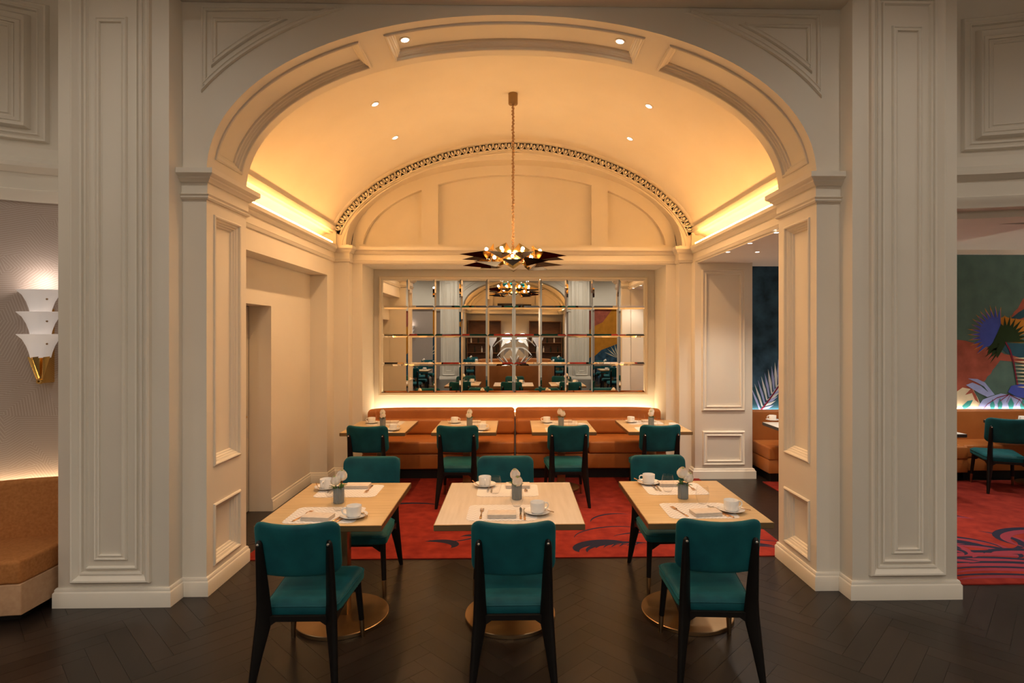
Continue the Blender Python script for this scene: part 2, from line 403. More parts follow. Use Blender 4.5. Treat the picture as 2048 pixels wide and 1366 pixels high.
# spandrel panels
for s_ in (-1, 1):
    for off, pr in ((0, PMS), (.07, PMS)):
        a2, b2 = 2.43 + off * 1.1, 1.345 + off * 1.0
        x1 = 2.205 - off; zt = 4.145 - off
        xs = [x1 + (0 - x1) * i / 60 for i in range(61)]
        xs = [x for x in xs if sez(x, a2, b2, 2.97, 2.0) < zt - .004]
        path = [(s_ * x, sez(x, a2, b2, 2.97, 2.0)) for x in xs] + [(s_ * x1, zt)]
        if s_ < 0: path = path[::1]
        area = sum(path[i - 1][0] * path[i][1] - path[i][0] * path[i - 1][1] for i in range(len(path)))
        if area < 0: path = path[::-1]
        B().sweep(path, pr, lambda a, c, v: (a, YF - v, c), closed=True).build('spandrel_moulding', paint, aw, recalc=False)
# soffit of the entablature over the arch wall
cb = S(B().box(-2.36, 2.36, 3.72, YF, 4.172, 4.72).build('trim_1', paint, bevel=.008), 'plain cream beam across the top of the arch wall', 'trim', dup=True)
# jamb capital + skirting + jamb panels, per side
for s_ in (-1, 1):
    nm = 'left' if s_ < 0 else 'right'; dn = 'door side' if s_ < 0 else 'mural room side'
    path = [(s_ * 2.34, YF), (s_ * 2.17, YF), (s_ * 2.17, YB_), (s_ * 2.34, YB_)]
    if s_ > 0: path = path   # offset must point to the opening / outside
    mp = (lambda a, c, v: (a, c, v))
    prof_sign = -1 if s_ < 0 else 1
    pth = path if s_ > 0 else path[::-1]
    pth2 = pth
    ob = B().sweep(pth2, [(u * 1.25, v + 2.785) for u, v in CORN], mp, caps=True).build('trim_capital_' + nm, paint, recalc=True)
    S(ob, 'moulded cream capital of the arch jamb on the ' + dn, 'trim', dup=True)
    ob = B().sweep(pth2, SKIRT, mp).build('baseboard_jamb_' + nm, paint); S(ob, 'cream skirting wrapping the arch jamb on the ' + dn, 'baseboard', dup=True)
    # pier
    x0, x1 = sorted((s_ * 2.34, s_ * 3.08))
    p = S(B().box(x0, x1, 3.90, 4.64, 0, ZT).build('wall_pier_' + nm, paint, bevel=.004), 'tall cream panelled pier beside the arch on the ' + dn, 'pier', dup=True)
    def pmap(a, c, v, s_=s_): return (s_ * a, 3.90 - v, c)
    B().sweep(rect_path(2.455, 2.985, .165, 4.23), [(0, 0), (.003, .026), (.012, .036), (.022, .034), (.040, .014), (.055, .006), (.057, .016), (.070, .014), (.074, 0)], pmap, closed=True).build('pier_panel_moulding', paint, p, recalc=False)
    B().sweep(rect_path(2.545, 2.895, .255, 4.14), [(0, 0), (.002, .016), (.012, .018), (.016, .006), (.02, 0)], pmap, closed=True).build('pier_panel_step', paint, p, recalc=False)
    B().sweep(rect_path(2.615, 2.835, .315, 3.98), PMS, pmap, closed=True).build('pier_inner_moulding', paint, p, recalc=False)
    path = [(s_ * 2.34, YF), (s_ * 2.34, 3.90), (s_ * 3.08, 3.90), (s_ * 3.08, 4.66)]
    if s_ > 0: path = path[::-1]
    ob = B().sweep([(a, c) for a, c in path][::-1] if False else path, [(u, v) for u, v in SKIRT], mp).build('baseboard_pier_' + nm, paint)
    S(ob, 'cream skirting board around the pier on the ' + dn, 'baseboard', dup=True)

# ------------------------------------------------------------------ curved bays beside the piers
def bay(s_, k, label, dn, open_below):
    def mp(a, c, v): 
        q = max(0, a); return (s_ * (3.06 + a), 4.34 - k * q * q - v, c)
    L_ = 2.3
    xs = [L_ * i / 16 for i in range(17)]
    b = B(); z0 = 2.80 if open_below else 0; zd = 2.745
    b.grid([[mp(x, z0, 0), mp(x, ZT, 0)] if not open_below else [mp(x, z0, 0), mp(x, ZT, 0)] for x in xs])
    if open_below:
        b.grid([[mp(x, z0, 0), mp(x, z0, -.3)] for x in xs]); b.grid([[mp(x, zd, -.12), mp(x, z0, -.12)] for x in xs]); b.grid([[mp(x, zd, -.12), mp(x, zd, -.45)] for x in xs])
    nm = 'left' if s_ < 0 else 'right'
    o = S(b.build('wall_bay_' + nm, paint, recalc=False), label, dup=False)
    path = [(x, 0) for x in xs]
    sg = 1
    for prof in ([(0, 2.80), (.03, 2.80), (.04, 2.83), (.055, 2.85), (.06, 2.88), (.05, 2.885), (.05, 3.0), (.07, 3.01), (.085, 3.03), (.10, 3.04), (.10, 3.07), (.02, 3.12), (0, 3.2)],):
        bb = B(); bb.grid([[mp(x, z, u) for u, z in prof] for x in xs]); bb.build('entablature_moulding', paint, o, recalc=False)
    for ins, pr in ((0, PM), (.10, PML), (.175, PMS)):
        B().sweep(rect_path(.37 + ins, 2.1 - ins, 3.24 + ins * .9, 4.26 - ins, 14, 1), pr, mp, closed=True).build('bay_panel_moulding', paint, o, recalc=False)
    return o, mp, xs
bl, mpl, xsl = bay(-1, .5, 'curved cream panelled wall above the leaf wallpaper', 'left', False)
br, mpr, xsr = bay(1, .22, 'curved cream panelled header above the opening to the mural room', 'right', True)
b = B(); b.grid([[mpl(x, .0, .012), mpl(x, 2.80, .012)] for x in xsl]); wp = b.build('wallpaper', wallpap, bl, recalc=False); wp['label'] = 'taupe wallpaper with fine embossed palm leaf lines'

# ------------------------------------------------------------------ alcove shell
VA = (2.36, 1.34, 2.97, 1.81)
vp = [p for p in superell(*VA, n=120) if p[1] > 3.12]; vp = [(-2.47, 2.97), (-2.47, 3.04), (-2.44, 3.10), (-2.39, 3.125)] + vp + [(2.39, 3.125), (2.44, 3.10), (2.47, 3.04), (2.47, 2.97)]
ys = [4.64, 5.3, 6.0, 6.7, 7.36]
vault = S(B().grid([[(x, y, z) for x, z in vp] for y in ys]).build('ceiling_vault', paint2, ang=60, recalc=False), 'warm lit barrel vault plaster ceiling of the alcove', 'ceiling', dup=True)
# ornament along side springing
for s_ in (-1, 1):
    B().add([], []).grid([[(s_ * (2.345 - u), y, 3.15 + v) for u, v in [(-.03, -.035), (.0, -.035), (.02, -.03), (.03, -.01), (.05, .0), (.065, .03), (.07, .055), (.06, .065), (.03, .075), (-.03, .095)]] for y in (4.64, 7.33)]).build('springing_moulding', paint2, vault, recalc=False)
# tympanum: ring, panels
TY = 7.57
ring_i = superell(2.165, 1.115, 2.97, 2.1, n=64); 
b = B()
vo = superell(*VA, n=64)
b.grid([[(x, 7.33, z) for x, z in vo], [(x, 7.33, z) for x, z in ring_i]])
for s_ in (-1, 1): b.quad((s_ * 2.3, 7.33, 2.95), (s_ * 2.48, 7.33, 2.95), (s_ * 2.48, 7.33, 3.2), (s_ * 2.3, 7.33, 3.2)); b.quad((s_ * 2.2, 4.645, 2.95), (s_ * 2.48, 4.645, 2.95), (s_ * 2.48, 4.645, 3.2), (s_ * 2.2, 4.645, 3.2))
b.grid([[(x, 7.33, z) for x, z in ring_i], [(x, TY, z) for x, z in ring_i]])
ym = S(b.build('wall_tympanum', paint2, ang=30, recalc=False), 'arched cream wall over the mirror with recessed panels', dup=True)
def rz(x): return sez(x, 2.165, 1.115, 2.97, 2.1)
def ptop(x): return sez(x, 2.02, .99, 2.97, 2.0)
pans = [(-2.01, -1.24), (-1.02, 1.02), (1.24, 2.01)]
b = B(); xsb = sorted(set([round(-2.165 + 4.33 * i / 120, 4) for i in range(121)] + [q for p_ in pans for q in p_]))
for i in range(len(xsb) - 1):
    xa, xb = xsb[i], xsb[i + 1]; xm = (xa + xb) / 2
    inp = any(p0 < xm < p1 for p0, p1 in pans)
    if not inp: b.quad((xa, TY, 2.94), (xb, TY, 2.94), (xb, TY, rz(xb) + .01), (xa, TY, rz(xa) + .01)); continue
    zb = 3.03; ta, tb = max(zb + .01, ptop(xa)), max(zb + .01, ptop(xb))
    b.quad((xa, TY, 2.94), (xb, TY, 2.94), (xb, TY, zb), (xa, TY, zb)); b.quad((xa, TY, ta), (xb, TY, tb), (xb, TY, rz(xb) + .01), (xa, TY, rz(xa) + .01))
    b.quad((xa, TY, ta), (xb, TY, tb), (xb, TY + .075, tb), (xa, TY + .075, ta)); b.quad((xa, TY, zb), (xb, TY, zb), (xb, TY + .075, zb), (xa, TY + .075, zb))
    b.quad((xa, TY + .075, zb), (xb, TY + .075, zb), (xb, TY + .075, tb), (xa, TY + .075, ta))
for p0, p1 in pans:
    for q in (p0, p1): b.quad((q, TY, 3.03), (q, TY + .075, 3.03), (q, TY + .075, max(3.04, ptop(q))), (q, TY, max(3.04, ptop(q))))
b.build('panelled_infill', paint2, ym, recalc=False, smooth=False)
# egg and dart ornament on the vault end
fine2 = superell(*VA, n=300); run = 0.0; step = .083; nxt = .26
egg = B()
egg.sphere((0, -.004, -.002), .021, 8, 5, (1, 1.6, 1.35))
egg.tube([(-.034, -.016, .03), (-.031, -.02, -.012), (-.016, -.022, -.036), (0, -.022, -.042), (.016, -.022, -.036), (.031, -.02, -.012), (.034, -.016, .03)], .0065, 5)
egg.add([(-.047, 0, .04), (-.037, 0, .04), (-.0415, -.016, -.03), (-.0415, -.014, .04)], [(0, 2, 3), (1, 3, 2)])
eo = egg.build('egg_ornament', paint2); eme = eo.data; bpy.data.objects.remove(eo)
for i in range(300):
    p, q = fine2[i], fine2[i + 1]; seg = math.dist(p, q)
    while nxt <= run + seg and nxt < 99:
        f = (nxt - run) / seg; x, z = p[0] + (q[0] - p[0]) * f, p[1] + (q[1] - p[1]) * f
        d = Vector((q[0] - p[0], q[1] - p[1])).normalized(); nn = Vector((d.y, -d.x))
        if z > 3.14:
            o = bpy.data.objects.new('egg_ornament', eme); COL.objects.link(o); o.parent = ym
            o.location = (x + nn.x * .055, 7.305, z + nn.y * .055); o.rotation_euler = (0, -math.atan2(d.y, d.x), 0)
        nxt += step
    run += seg
def offc(curve, d): 
    out = []
    for i in range(len(curve)):
        p, q = curve[max(0, i - 1)], curve[min(len(curve) - 1, i + 1)]; t = Vector((q[0] - p[0], q[1] - p[1])).normalized()
        out.append((curve[i][0] + t.y * d, curve[i][1] - t.x * d))
    return out
B().grid([[(x, y, z) for x, z in offc([q for q in superell(*VA, n=160) if q[1] > 3.13], d)] for d, y in ((.0, 7.22), (.014, 7.25), (.014, 7.33), (.096, 7.33), (.098, 7.29), (.112, 7.29), (.114, 7.33))]).build('egg_band', paint2, ym, ang=40, recalc=False)
for s_ in (-1, 1): B().box(min(s_ * 2.28, s_ * 2.49), max(s_ * 2.28, s_ * 2.49), 7.30, 7.345, 2.96, 3.15).build('cove_end', paint2, ym)
B().grid([[(x, y, z) for x, z in offc(vo, d)] for d, y in ((.135, 7.33), (.14, 7.315), (.15, 7.318), (.155, 7.33))]).build('ring_step', paint2, ym, ang=40, recalc=False)

# side walls and back wall below the springing, with one continuous cornice
b = B(); XW = 2.32
XR, XD = -2.53, -2.76
b.quad((-XW, 4.64, 2.57), (-XW, 7.08, 2.57), (-XW, 7.08, 2.99), (-XW, 4.64, 2.99)); b.quad((-XW, 7.08, 0), (-XW, 7.34, 0), (-XW, 7.34, 2.99), (-XW, 7.08, 2.99))
b.quad((-XW, 4.64, 2.99), (-XW, 7.34, 2.99), (-2.48, 7.34, 2.99), (-2.48, 4.64, 2.99))
b.quad((-XW, 4.64, 2.57), (-XW, 7.08, 2.57), (XR, 7.08, 2.57), (XR, 4.64, 2.57)); b.quad((-XW, 7.08, 0), (XR, 7.08, 0), (XR, 7.08, 2.57), (-XW, 7.08, 2.57))
b.quad((XR, 5.96, 0), (XR, 7.08, 0), (XR, 7.08, 2.57), (XR, 5.96, 2.57)); b.quad((XR, 4.64, 2.13), (XR, 5.96, 2.13), (XR, 5.96, 2.57), (XR, 4.64, 2.57))
b.quad((XR, 5.96, 0), (XD, 5.96, 0), (XD, 5.96, 2.13), (XR, 5.96, 2.13)); b.quad((XR, 4.64, 2.13), (XR, 5.96, 2.13), (XD, 5.96, 2.13), (XD, 4.64, 2.13))
b.quad((XR, 4.66, 0), (XD, 4.66, 0), (XD, 4.66, 2.13), (XR, 4.66, 2.13)); b.quad((-XW, 4.645, 0), (XR, 4.645, 0), (XR, 4.645, 2.57), (-XW, 4.645, 2.57))
S(b.build('wall_left', paint, recalc=False, smooth=False), 'cream alcove side wall with a deep rectangular recess and doorway')
dr = thing('door_1', 'plain cream flush door in the recess of the alcove wall', 'door', (XD, 5.3, 0), kind='structure')
B().box(-.05, 0, -.64, .655, .005, 2.125).build('door_leaf', door_m, dr, bevel=.003); B().tube([(0, .52, 1.0), (.045, .52, 1.0), (.05, .50, 1.0), (.05, .40, 1.0)], .009, 8).build('door_handle', gold, dr)
ob = B().sweep([(XR, 5.96), (XR, 7.08), (-XW, 7.08), (-XW, 7.34), (-2.13, 7.34), (-2.13, 7.5), (-2.0, 7.5)][::-1], [(u * .8, v) for u, v in SKIRT], lambda a, c, v: (a, c, v)).build('baseboard_left', paint)
S(ob, 'cream skirting along the recessed alcove wall', 'baseboard')
b = B().box(2.32, 3.0, 4.64, 7.34, 2.745, 3.0)
S(b.build('wall_right', paint, smooth=False), 'cream header over the side opening of the alcove')
# back wall with niche
b = B()
for s_ in (-1, 1):
    b.quad((s_ * 2.36, 7.34, 0), (s_ * 2.13, 7.34, 0), (s_ * 2.13, 7.34, 2.99), (s_ * 2.36, 7.34, 2.99)); b.quad((s_ * 2.13, 7.34, 0), (s_ * 2.13, 7.5, 0), (s_ * 2.13, 7.5, 2.99), (s_ * 2.13, 7.34, 2.99))
    b.quad((s_ * 2.13, 7.5, 0), (s_ * 2.0, 7.5, 0), (s_ * 2.0, 7.5, 2.99), (s_ * 2.13, 7.5, 2.99)); b.quad((s_ * 2.0, 7.5, 0), (s_ * 2.0, 8.12, 0), (s_ * 2.0, 8.12, 2.755), (s_ * 2.0, 7.5, 2.755))
b.quad((-2.0, 7.5, 2.755), (2.0, 7.5, 2.755), (2.0, 7.5, 2.99), (-2.0, 7.5, 2.99)); b.quad((-2.0, 7.5, 2.755), (2.0, 7.5, 2.755), (2.0, 8.12, 2.755), (-2.0, 8.12, 2.755))
b.quad((-2.0, 8.12, 0), (2.0, 8.12, 0), (2.0, 8.12, 2.755), (-2.0, 8.12, 2.755))
S(b.build('wall_back', paint, recalc=False, smooth=False), 'cream back wall of the alcove with a wide niche holding the mirror')
path = [(-2.32, 4.64), (-2.32, 7.34), (-2.13, 7.34), (-2.13, 7.5), (2.13, 7.5), (2.13, 7.34), (2.32, 7.34), (2.32, 4.64)]
cp = [(u, v + 2.765) for u, v in CORN]
ob = B().sweep(path[::-1], cp, lambda a, c, v: (a, c, v)).build('trim_2', paint); S(ob, 'stepped cream cornice running round the alcove', 'trim', dup=True)
# right pier at the back of the opening
pr_ = S(B().box(2.29, 3.03, 7.20, 8.2, 0, 2.76).build('wall_pier_back', paint, bevel=.003), 'cream panelled pier beside the banquette and the side opening', 'pier')
for (x0, x1, z0, z1) in ((2.375, 2.93, .862, 2.66), (2.385, 2.93, .17, .605)):
    B().sweep(rect_path(x0, x1, z0, z1), PM, lambda a, c, v: (a, 7.20 - v, c), closed=True).build('pier_panel_moulding', paint, pr_, recalc=False)
ob = B().sweep([(2.29, 7.34), (2.29, 7.2), (3.03, 7.2), (3.03, 7.6)][::-1], [(u * 1.6, v) for u, v in SKIRT], lambda a, c, v: (a, c, v)).build('baseboard_pier_back', paint); S(ob, 'cream skirting at the foot of the pier beside the banquette', 'baseboard')

# cove strips
for s_ in (-1, 1):
    o = B().box(min(s_ * 2.262, s_ * 2.272), max(s_ * 2.262, s_ * 2.272), 4.68, 7.10, 2.972, 2.986).build('cove_light_strip', cove_m)
    tag(o, 'glowing warm strip light on the cornice ' + ('over the door recess' if s_ < 0 else 'over the side opening'), 'strip light', 'cove strip lights')

# ------------------------------------------------------------------ hall shell behind the camera
def turned(o, label=None):
    c = copy_tree(o); c.matrix_world = Matrix.Translation((0, 2 * -1.675, 0)) @ Matrix.Rotation(pi, 4, 'Z') @ o.matrix_world
    c['label'] = 'opposite end: ' + o['label'] if label is None else label
    return c
for o in list(HALL_OBJS): turned(o)
S(B().box(-6.6, 6.6, -7.75, 4.06, 4.70, 4.85).build('ceiling', paint, bevel=.01), 'flat cream ceiling of the hall', 'ceiling')
S(B().box(-6.75, -6.55, -7.9, 4.3, 0, 4.75).build('wall_hall_left', paint), 'plain cream side wall of the hall, wallpapered bay side')
S(B().box(6.55, 6.75, -7.9, 4.0, 0, 4.75).build('wall_hall_right', paint), 'plain cream side wall of the hall, mural side')
S(B().box(-6.6, -5.3, 2.9, 3.1, 0, 4.75).build('wall_left_return', paint), 'cream wall return at the end of the wallpapered bay')
S(B().box(5.2, 6.6, 3.2, 3.4, 2.8, 4.75).build('wall_right_return', paint), 'cream wall return above the mural room opening')
for s_, m_, lb in ((-1, wallpap, 'taupe leaf wallpapered wall at the far end of the hall'), (1, P_OCHRE, 'ochre and blue painted wall at the far end of the hall')):
    x0, x1 = sorted((s_ * 3.0, s_ * 6.6))
    # seen in the mirror the far wallpaper shows on the same side as the near one
    o = B().box(x0, x1, -7.85, -7.70, 0, 2.85).build('wall_far_' + ('left' if s_ < 0 else 'right'), m_); S(o, lb)
    S(B().box(x0, x1, -7.85, -7.62, 2.85, 4.75).build('trim_far_' + ('left' if s_ < 0 else 'right'), paint), 'cream wall above the ' + ('wallpaper' if s_ < 0 else 'painted wall') + ' at the far end of the hall', 'trim')
fw = bpy.data.objects['wall_far_right']
for pts2, m_, d_ in (([(3.05, 0), (6.5, 0), (6.5, 2.0), (5.4, 2.3), (4.4, 1.5), (3.6, 1.2), (3.05, .7)], P_BLUE, .003), ([(3.05, 2.84), (3.05, 2.0), (3.7, 2.3), (4.1, 2.84)], P_TERRA, .004), ([(5.0, 2.84), (5.6, 2.4), (6.5, 2.5), (6.5, 2.84)], P_TEAL, .005)):
    B().extrude(pts2, .002, lambda u, v, h: (u, -7.70 + d_ - .002 + h, v)).build('painted_field', m_, fw, smooth=False)
for k in range(9):
    a_ = R(20 + 17 * k); B().extrude([(4.3, .85), (4.3 + .35 * cos(a_ - .06), .85 + .35 * sin(a_ - .06)), (4.3 + .62 * cos(a_), .85 + .62 * sin(a_)), (4.3 + .35 * cos(a_ + .06), .85 + .35 * sin(a_ + .06))], .002, lambda u, v, h: (u, -7.694 + h, v)).build('painted_frond', P_CREAM, fw, smooth=False)
FB = -3.35 - 7.5
S(B().box(-2.4, 2.4, FB - .6, FB - .45, 0, 3.0).build('wall_far_back', paint), 'cream back wall of the opposite alcove')
for s_ in (-1, 1):
    x0, x1 = sorted((s_ * 2.32, s_ * 2.5)); S(B().box(x0, x1, FB - .5, -3.35 - 4.6, 0, 3.0).build('wall_far_side_' + ('left' if s_ < 0 else 'right'), paint), 'cream side wall of the opposite alcove, ' + ('wallpaper side' if s_ < 0 else 'painted wall side'))
for s_ in (-1, 1):
    o = B().box(min(s_ * 2.262, s_ * 2.272), max(s_ * 2.262, s_ * 2.272), -3.35 - 7.1, -3.35 - 4.68, 2.975, 2.987).build('cove_light_strip', cove_m)
    tag(o, 'glowing strip light on the cornice of the opposite alcove', 'strip light', 'opposite alcove strip lights')

# ------------------------------------------------------------------ right-hand mural room shell
MY = 7.62
S(B().box(3.0, 8.6, MY, MY + .15, 0, 3.0).build('wall_mural', P_GREEN), 'painted mural wall in deep green behind the tan banquette')
S(B().box(3.05, 8.6, 4.45, 7.8, 2.98, 3.15).build('ceiling_mural_room', paint), 'cream ceiling of the mural room', 'ceiling')
S(B().box(8.5, 8.7, 3.2, 7.8, 0, 3.0).build('wall_mural_room_end', paint), 'cream end wall of the mural room')
ob = B().box(3.0, 8.5, MY - .05, MY, 2.92, 2.985).build('trim_3', paint); S(ob, 'pale cream border along the top of the mural', 'trim')
S(B().box(2.6, 4.4, 6.2, MY - .02, 2.752, 2.80).build('ceiling_passage', paint), 'lowered cream ceiling panel over the side opening', 'ceiling')
S(B().box(2.6, 4.4, 4.64, 6.2, 2.752, 2.80).build('ceiling_passage_near', paint), 'lowered cream ceiling beside the arch jamb', 'ceiling')
mural_parent = bpy.data.objects['wall_mural']
def mural(name, px, m, lay):
    """flat painted shape on the mural wall, outline given by where it shows"""
    P = [on_y(x, y, MY - .001 - .0012 * lay) for x, y in px]
    me = bpy.data.meshes.new(name); me.from_pydata([tuple(p) for p in P], [], [tuple(range(len(P)))]); me.materials.append(m)
    o = bpy.data.objects.new(name, me); COL.objects.link(o); o.parent = mural_parent; return o
mural('painted_field', [(1490, 480), (1700, 480), (1700, 850), (1490, 850)], P_BLUE, 1)
mural('painted_field', [(1500, 775), (1600, 765), (1600, 830), (1500, 830)], P_TEAL, 2)
def wig(x0, y0, x1, y1, n, amp):
    return [(x0 + (x1 - x0) * i / n + random.uniform(-amp, amp), y0 + (y1 - y0) * i / n + random.uniform(-amp, amp)) for i in range(n + 1)]
mural('painted_hill', [(1880, 676)] + wig(1924, 681, 1957, 687, 5, 1) + wig(1990, 700, 2048, 720, 6, 2) + [(2110, 735), (2110, 728 + 10)] + wig(2048, 727, 2000, 721, 5, 1) + wig(1990, 735, 1966, 765, 5, 2) + wig(1958, 772, 1935, 800, 5, 1) + [(1880, 830)], P_TERRA, 2)
mural('painted_hill', wig(2022, 632, 2060, 580, 6, 2) + [(2110, 560), (2110, 640)] + wig(2060, 645, 2030, 640, 3, 1), P_TERRA, 2)
mural('painted_hill', [(1998, 638)] + wig(2010, 633, 2048, 640, 5, 1.5) + [(2120, 640), (2120, 680), (2030, 665), (1998, 650)], P_OCHRE, 3)
mural('painted_hill', wig(2022, 636, 2060, 610, 5, 1) + [(2120, 600), (2120, 636), (2050, 634), (2040, 638)], P_TEAL, 4)
mural('painted_hill', [(2008, 686), (2048, 688), (2110, 690), (2110, 725), (2048, 718), (2016, 708), (2005, 700)], P_TEAL, 3)
def fan(cx_, cy_, r0, r1, a0, a1, n, m, lay, hub=()):
    p = []
    for i in range(n * 2 + 1):
        a = R(a0 + (a1 - a0) * i / (2 * n)); r_ = (r1 * random.uniform(.93, 1.05)) if i % 2 else r0
        p.append((cx_ + r_ * cos(a), cy_ - r_ * sin(a)))
    mural('painted_leaf', p + list(hub), m, lay)
fan(1993, 668, 34, 57, 75, 232, 14, P_OCHRE, 4, [(1993, 668)])
fan(1993, 668, 33, 54, 76, 231, 14, P_ULTRA, 5, [(1985, 690), (2002, 650)])
fan(2012, 680, 30, 58, 240, 215, 3, P_LEAF, 6, [(2003, 645)])
fan(2012, 678, 29, 50, 100, -15, 8, P_OCHRE, 5, [(2012, 684)])
fan(2012, 678, 27, 48, 101, -14, 8, P_LEAF, 7, [(2012, 684), (1985, 690), (2002, 648)])
mural('painted_leaf', [(2003, 648), (2014, 684), (2000, 708), (1995, 716), (1992, 706), (1985, 713), (1984, 702), (1975, 708), (1978, 697), (1970, 703), (1985, 686)], P_LEAF, 6)
mural('painted_stem', [(2012, 683), (2022, 700), (2029, 725), (2034, 752), (2037, 770), (2034, 770), (2030, 748), (2026, 725), (2019, 702), (2010, 685)], P_RED, 8)
for i in range(9):
    y = 716 + i * 7.2; mural('painted_frond', [(2026 + i * 1.0, y), (2050, y - 1), (2100, y), (2100, y + 3), (2050, y + 2.4)], P_CREAM, 9)
# big leaves at the foot of the mural
mural('painted_leaf', [(1890, 800), (1925, 775), (1946, 779), (1955, 795), (1962, 812), (1965, 830), (1890, 830)], P_CREAM, 4)
mural('painted_leaf', [(1930, 790), (1943, 776), (1952, 790), (1958, 806), (1950, 800), (1944, 786)], P_TERRA, 5)
mural('painted_leaf', [(1924, 812), (1935, 802), (1946, 800), (1940, 812), (1928, 820)], P_EMER, 5)
mural('painted_leaf', [(1955, 830), (1957, 812), (1966, 799), (1985, 792), (2002, 787), (2020, 790), (2040, 796), (2060, 806), (2100, 812), (2100, 832)], P_LILAC, 6)
mural('painted_leaf', [(1932, 770), (1945, 765), (1962, 772), (1975, 783), (1988, 790), (1975, 794), (1960, 787), (1948, 780)], P_LILAC, 6)
mural('painted_leaf', [(1936, 757), (1955, 758), (1970, 765), (1982, 780), (1990, 790), (1980, 788), (1968, 773), (1952, 764)], P_LILAC, 6)
mural('painted_leaf', [(2016, 784), (2022, 772), (2040, 768), (2060, 770), (2110, 775), (2110, 800), (2060, 798), (2034, 794)], P_ULTRA, 7)
for (x, y, hx) in ((1985, 808, 5), (2000, 806, 5), (2022, 805, 6), (2046, 808, 6)):
    mural('painted_leaf', [(x, y - 10), (x + hx, y + 2), (x + hx * .6, y + 14), (x - hx * .6, y + 14), (x - hx, y + 2)], P_EMER, 8)
for q in ([(2018, 789), (1995, 795), (1975, 808), (1964, 822)], [(2018, 789), (2000, 802), (1994, 822)], [(2020, 790), (2013, 804), (2012, 824)], [(2020, 790), (2040, 800), (2048, 812), (2052, 826)], [(2040, 798), (2032, 810), (2030, 824)]):
    mural('painted_vein', [(x, y - .9) for x, y in q] + [(x, y + .9) for x, y in q[::-1]], P_RED, 9)
# palm frond in the dark blue part, seen through the side opening
for i in range(10):
    t = i / 9; bx, by = 1520 + 42 * t, 820 - 58 * t
    for s_, L_, da in ((1, 26, 0), (-1, 34, 0)):
        a = R(118 - 30 * t) if s_ < 0 else R(15 + 30 * t)
        ex, ey = bx + L_ * 1.1 * cos(a), by - L_ * 1.5 * sin(a)
        mural('painted_frond', [(bx - 1.3, by), (bx + 1.3, by), ((bx + ex) / 2 + 3.4, (by + ey) / 2 + 2), (ex, ey), ((bx + ex) / 2 - 2.4, (by + ey) / 2 - 1)], P_WHITE if i % 2 else P_LILAC, 4 + i % 2)
mural('painted_stem', [(1519, 822), (1540, 795), (1566, 758), (1568, 760), (1542, 797), (1523, 822)], P_RED, 7)
fan(2062, 552, 8, 20, 150, 210, 5, P_DARK, 6, [(2075, 560)])

# ------------------------------------------------------------------ carpets
def ribbon(b, pts, wid, z):
    P = [Vector(p) for p in pts]; n = len(P); rowa = []; rowb = []
    for i in range(n):
        t = (P[min(n - 1, i + 1)] - P[max(0, i - 1)]).normalized(); q = Vector((-t.y, t.x)); w_ = wid[i] if isinstance(wid, list) else wid
        rowa.append((P[i].x + q.x * w_, P[i].y + q.y * w_, z)); rowb.append((P[i].x - q.x * w_, P[i].y - q.y * w_, z))
    b.grid([rowa, rowb])
def swirl(b, cx_, cy_, r_, a0, a1, w_, z, n=18, sq=1.0, tilt=0):
    P = []; W = []
    for i in range(n + 1):
        t = i / n; a = R(a0 + (a1 - a0) * t); rr = r_ * (1 - .25 * t)
        x, y = rr * cos(a), rr * sin(a) * sq; P.append((cx_ + x * cos(tilt) - y * sin(tilt), cy_ + x * sin(tilt) + y * cos(tilt))); W.append(max(.002, w_ * sin(pi * min(1, t * 1.02)) ** .7))
    ribbon(b, P, W, z)
c1 = B().box(-2.21, 2.33, 4.66, 7.25, -.002, .010).build('carpet', carpet_m, bevel=.003); tag(c1, 'red carpet with dark blue swirls covering the alcove floor', 'carpet')
b = B(); zc = .0103
for (x, y, r_, a0, a1, w_, sq, ti) in ((.85, 4.86, .34, 200, 60, .055, .55, .1), (1.05, 4.80, .45, 190, 70, .03, .5, .0), (.92, 5.18, .40, 170, 20, .012, .6, .3), (1.35, 5.0, .5, 160, 30, .018, .5, -.1), (2.0, 4.82, .35, 170, 20, .03, .35, 0), (2.05, 4.9, .42, 170, 20, .012, .35, 0), (2.05, 4.78, .28, 170, 10, .014, .4, 0),
    (-.72, 4.90, .25, 100, -30, .045, .6, .2), (-.55, 5.22, .28, -150, 40, .012, .7, .2), (-.60, 5.28, .22, 10, 150, .016, .7, .1), (-.50, 5.05, .20, -60, 60, .03, .5, .8), (-2.05, 4.95, .3, 150, 20, .012, .5, .2), (-2.0, 5.02, .36, 150, 20, .012, .5, .2), (-2.0, 4.9, .22, 150, 20, .02, .5, .2),
    (.35, 6.0, .4, 200, 20, .03, .6, .5), (.2, 5.6, .3, 0, 140, .02, .6, .2), (-1.2, 5.9, .5, 30, 190, .03, .6, .1), (1.75, 5.8, .35, 0, 170, .03, .5, 1.0), (1.0, 5.6, .28, 160, 20, .014, .7, .5), (-.2, 6.6, .4, 20, 180, .03, .5, 0)):
    zc += .00001; b = B(); swirl(b, x, y, r_, a0, a1, w_, zc, sq=sq, tilt=ti); b.build('carpet_swirl', carpet_b, c1, recalc=False, smooth=False)
for k in range(7):
    b = B(); zc += .00001; ribbon(b, [(.62 + k * .07, 4.84 + k * .012), (.66 + k * .07, 4.90 + k * .01), (.72 + k * .065, 4.93)], [.004, .012, .003], zc); b.build('carpet_swirl', carpet_b, c1, recalc=False, smooth=False)
c2 = B().box(3.07, 8.4, 4.10, 7.0, -.002, .010).build('carpet', carpet_m, bevel=.003); tag(c2, 'red swirl-patterned carpet on the floor of the mural room', 'carpet')
b = B(); bp_ = B()
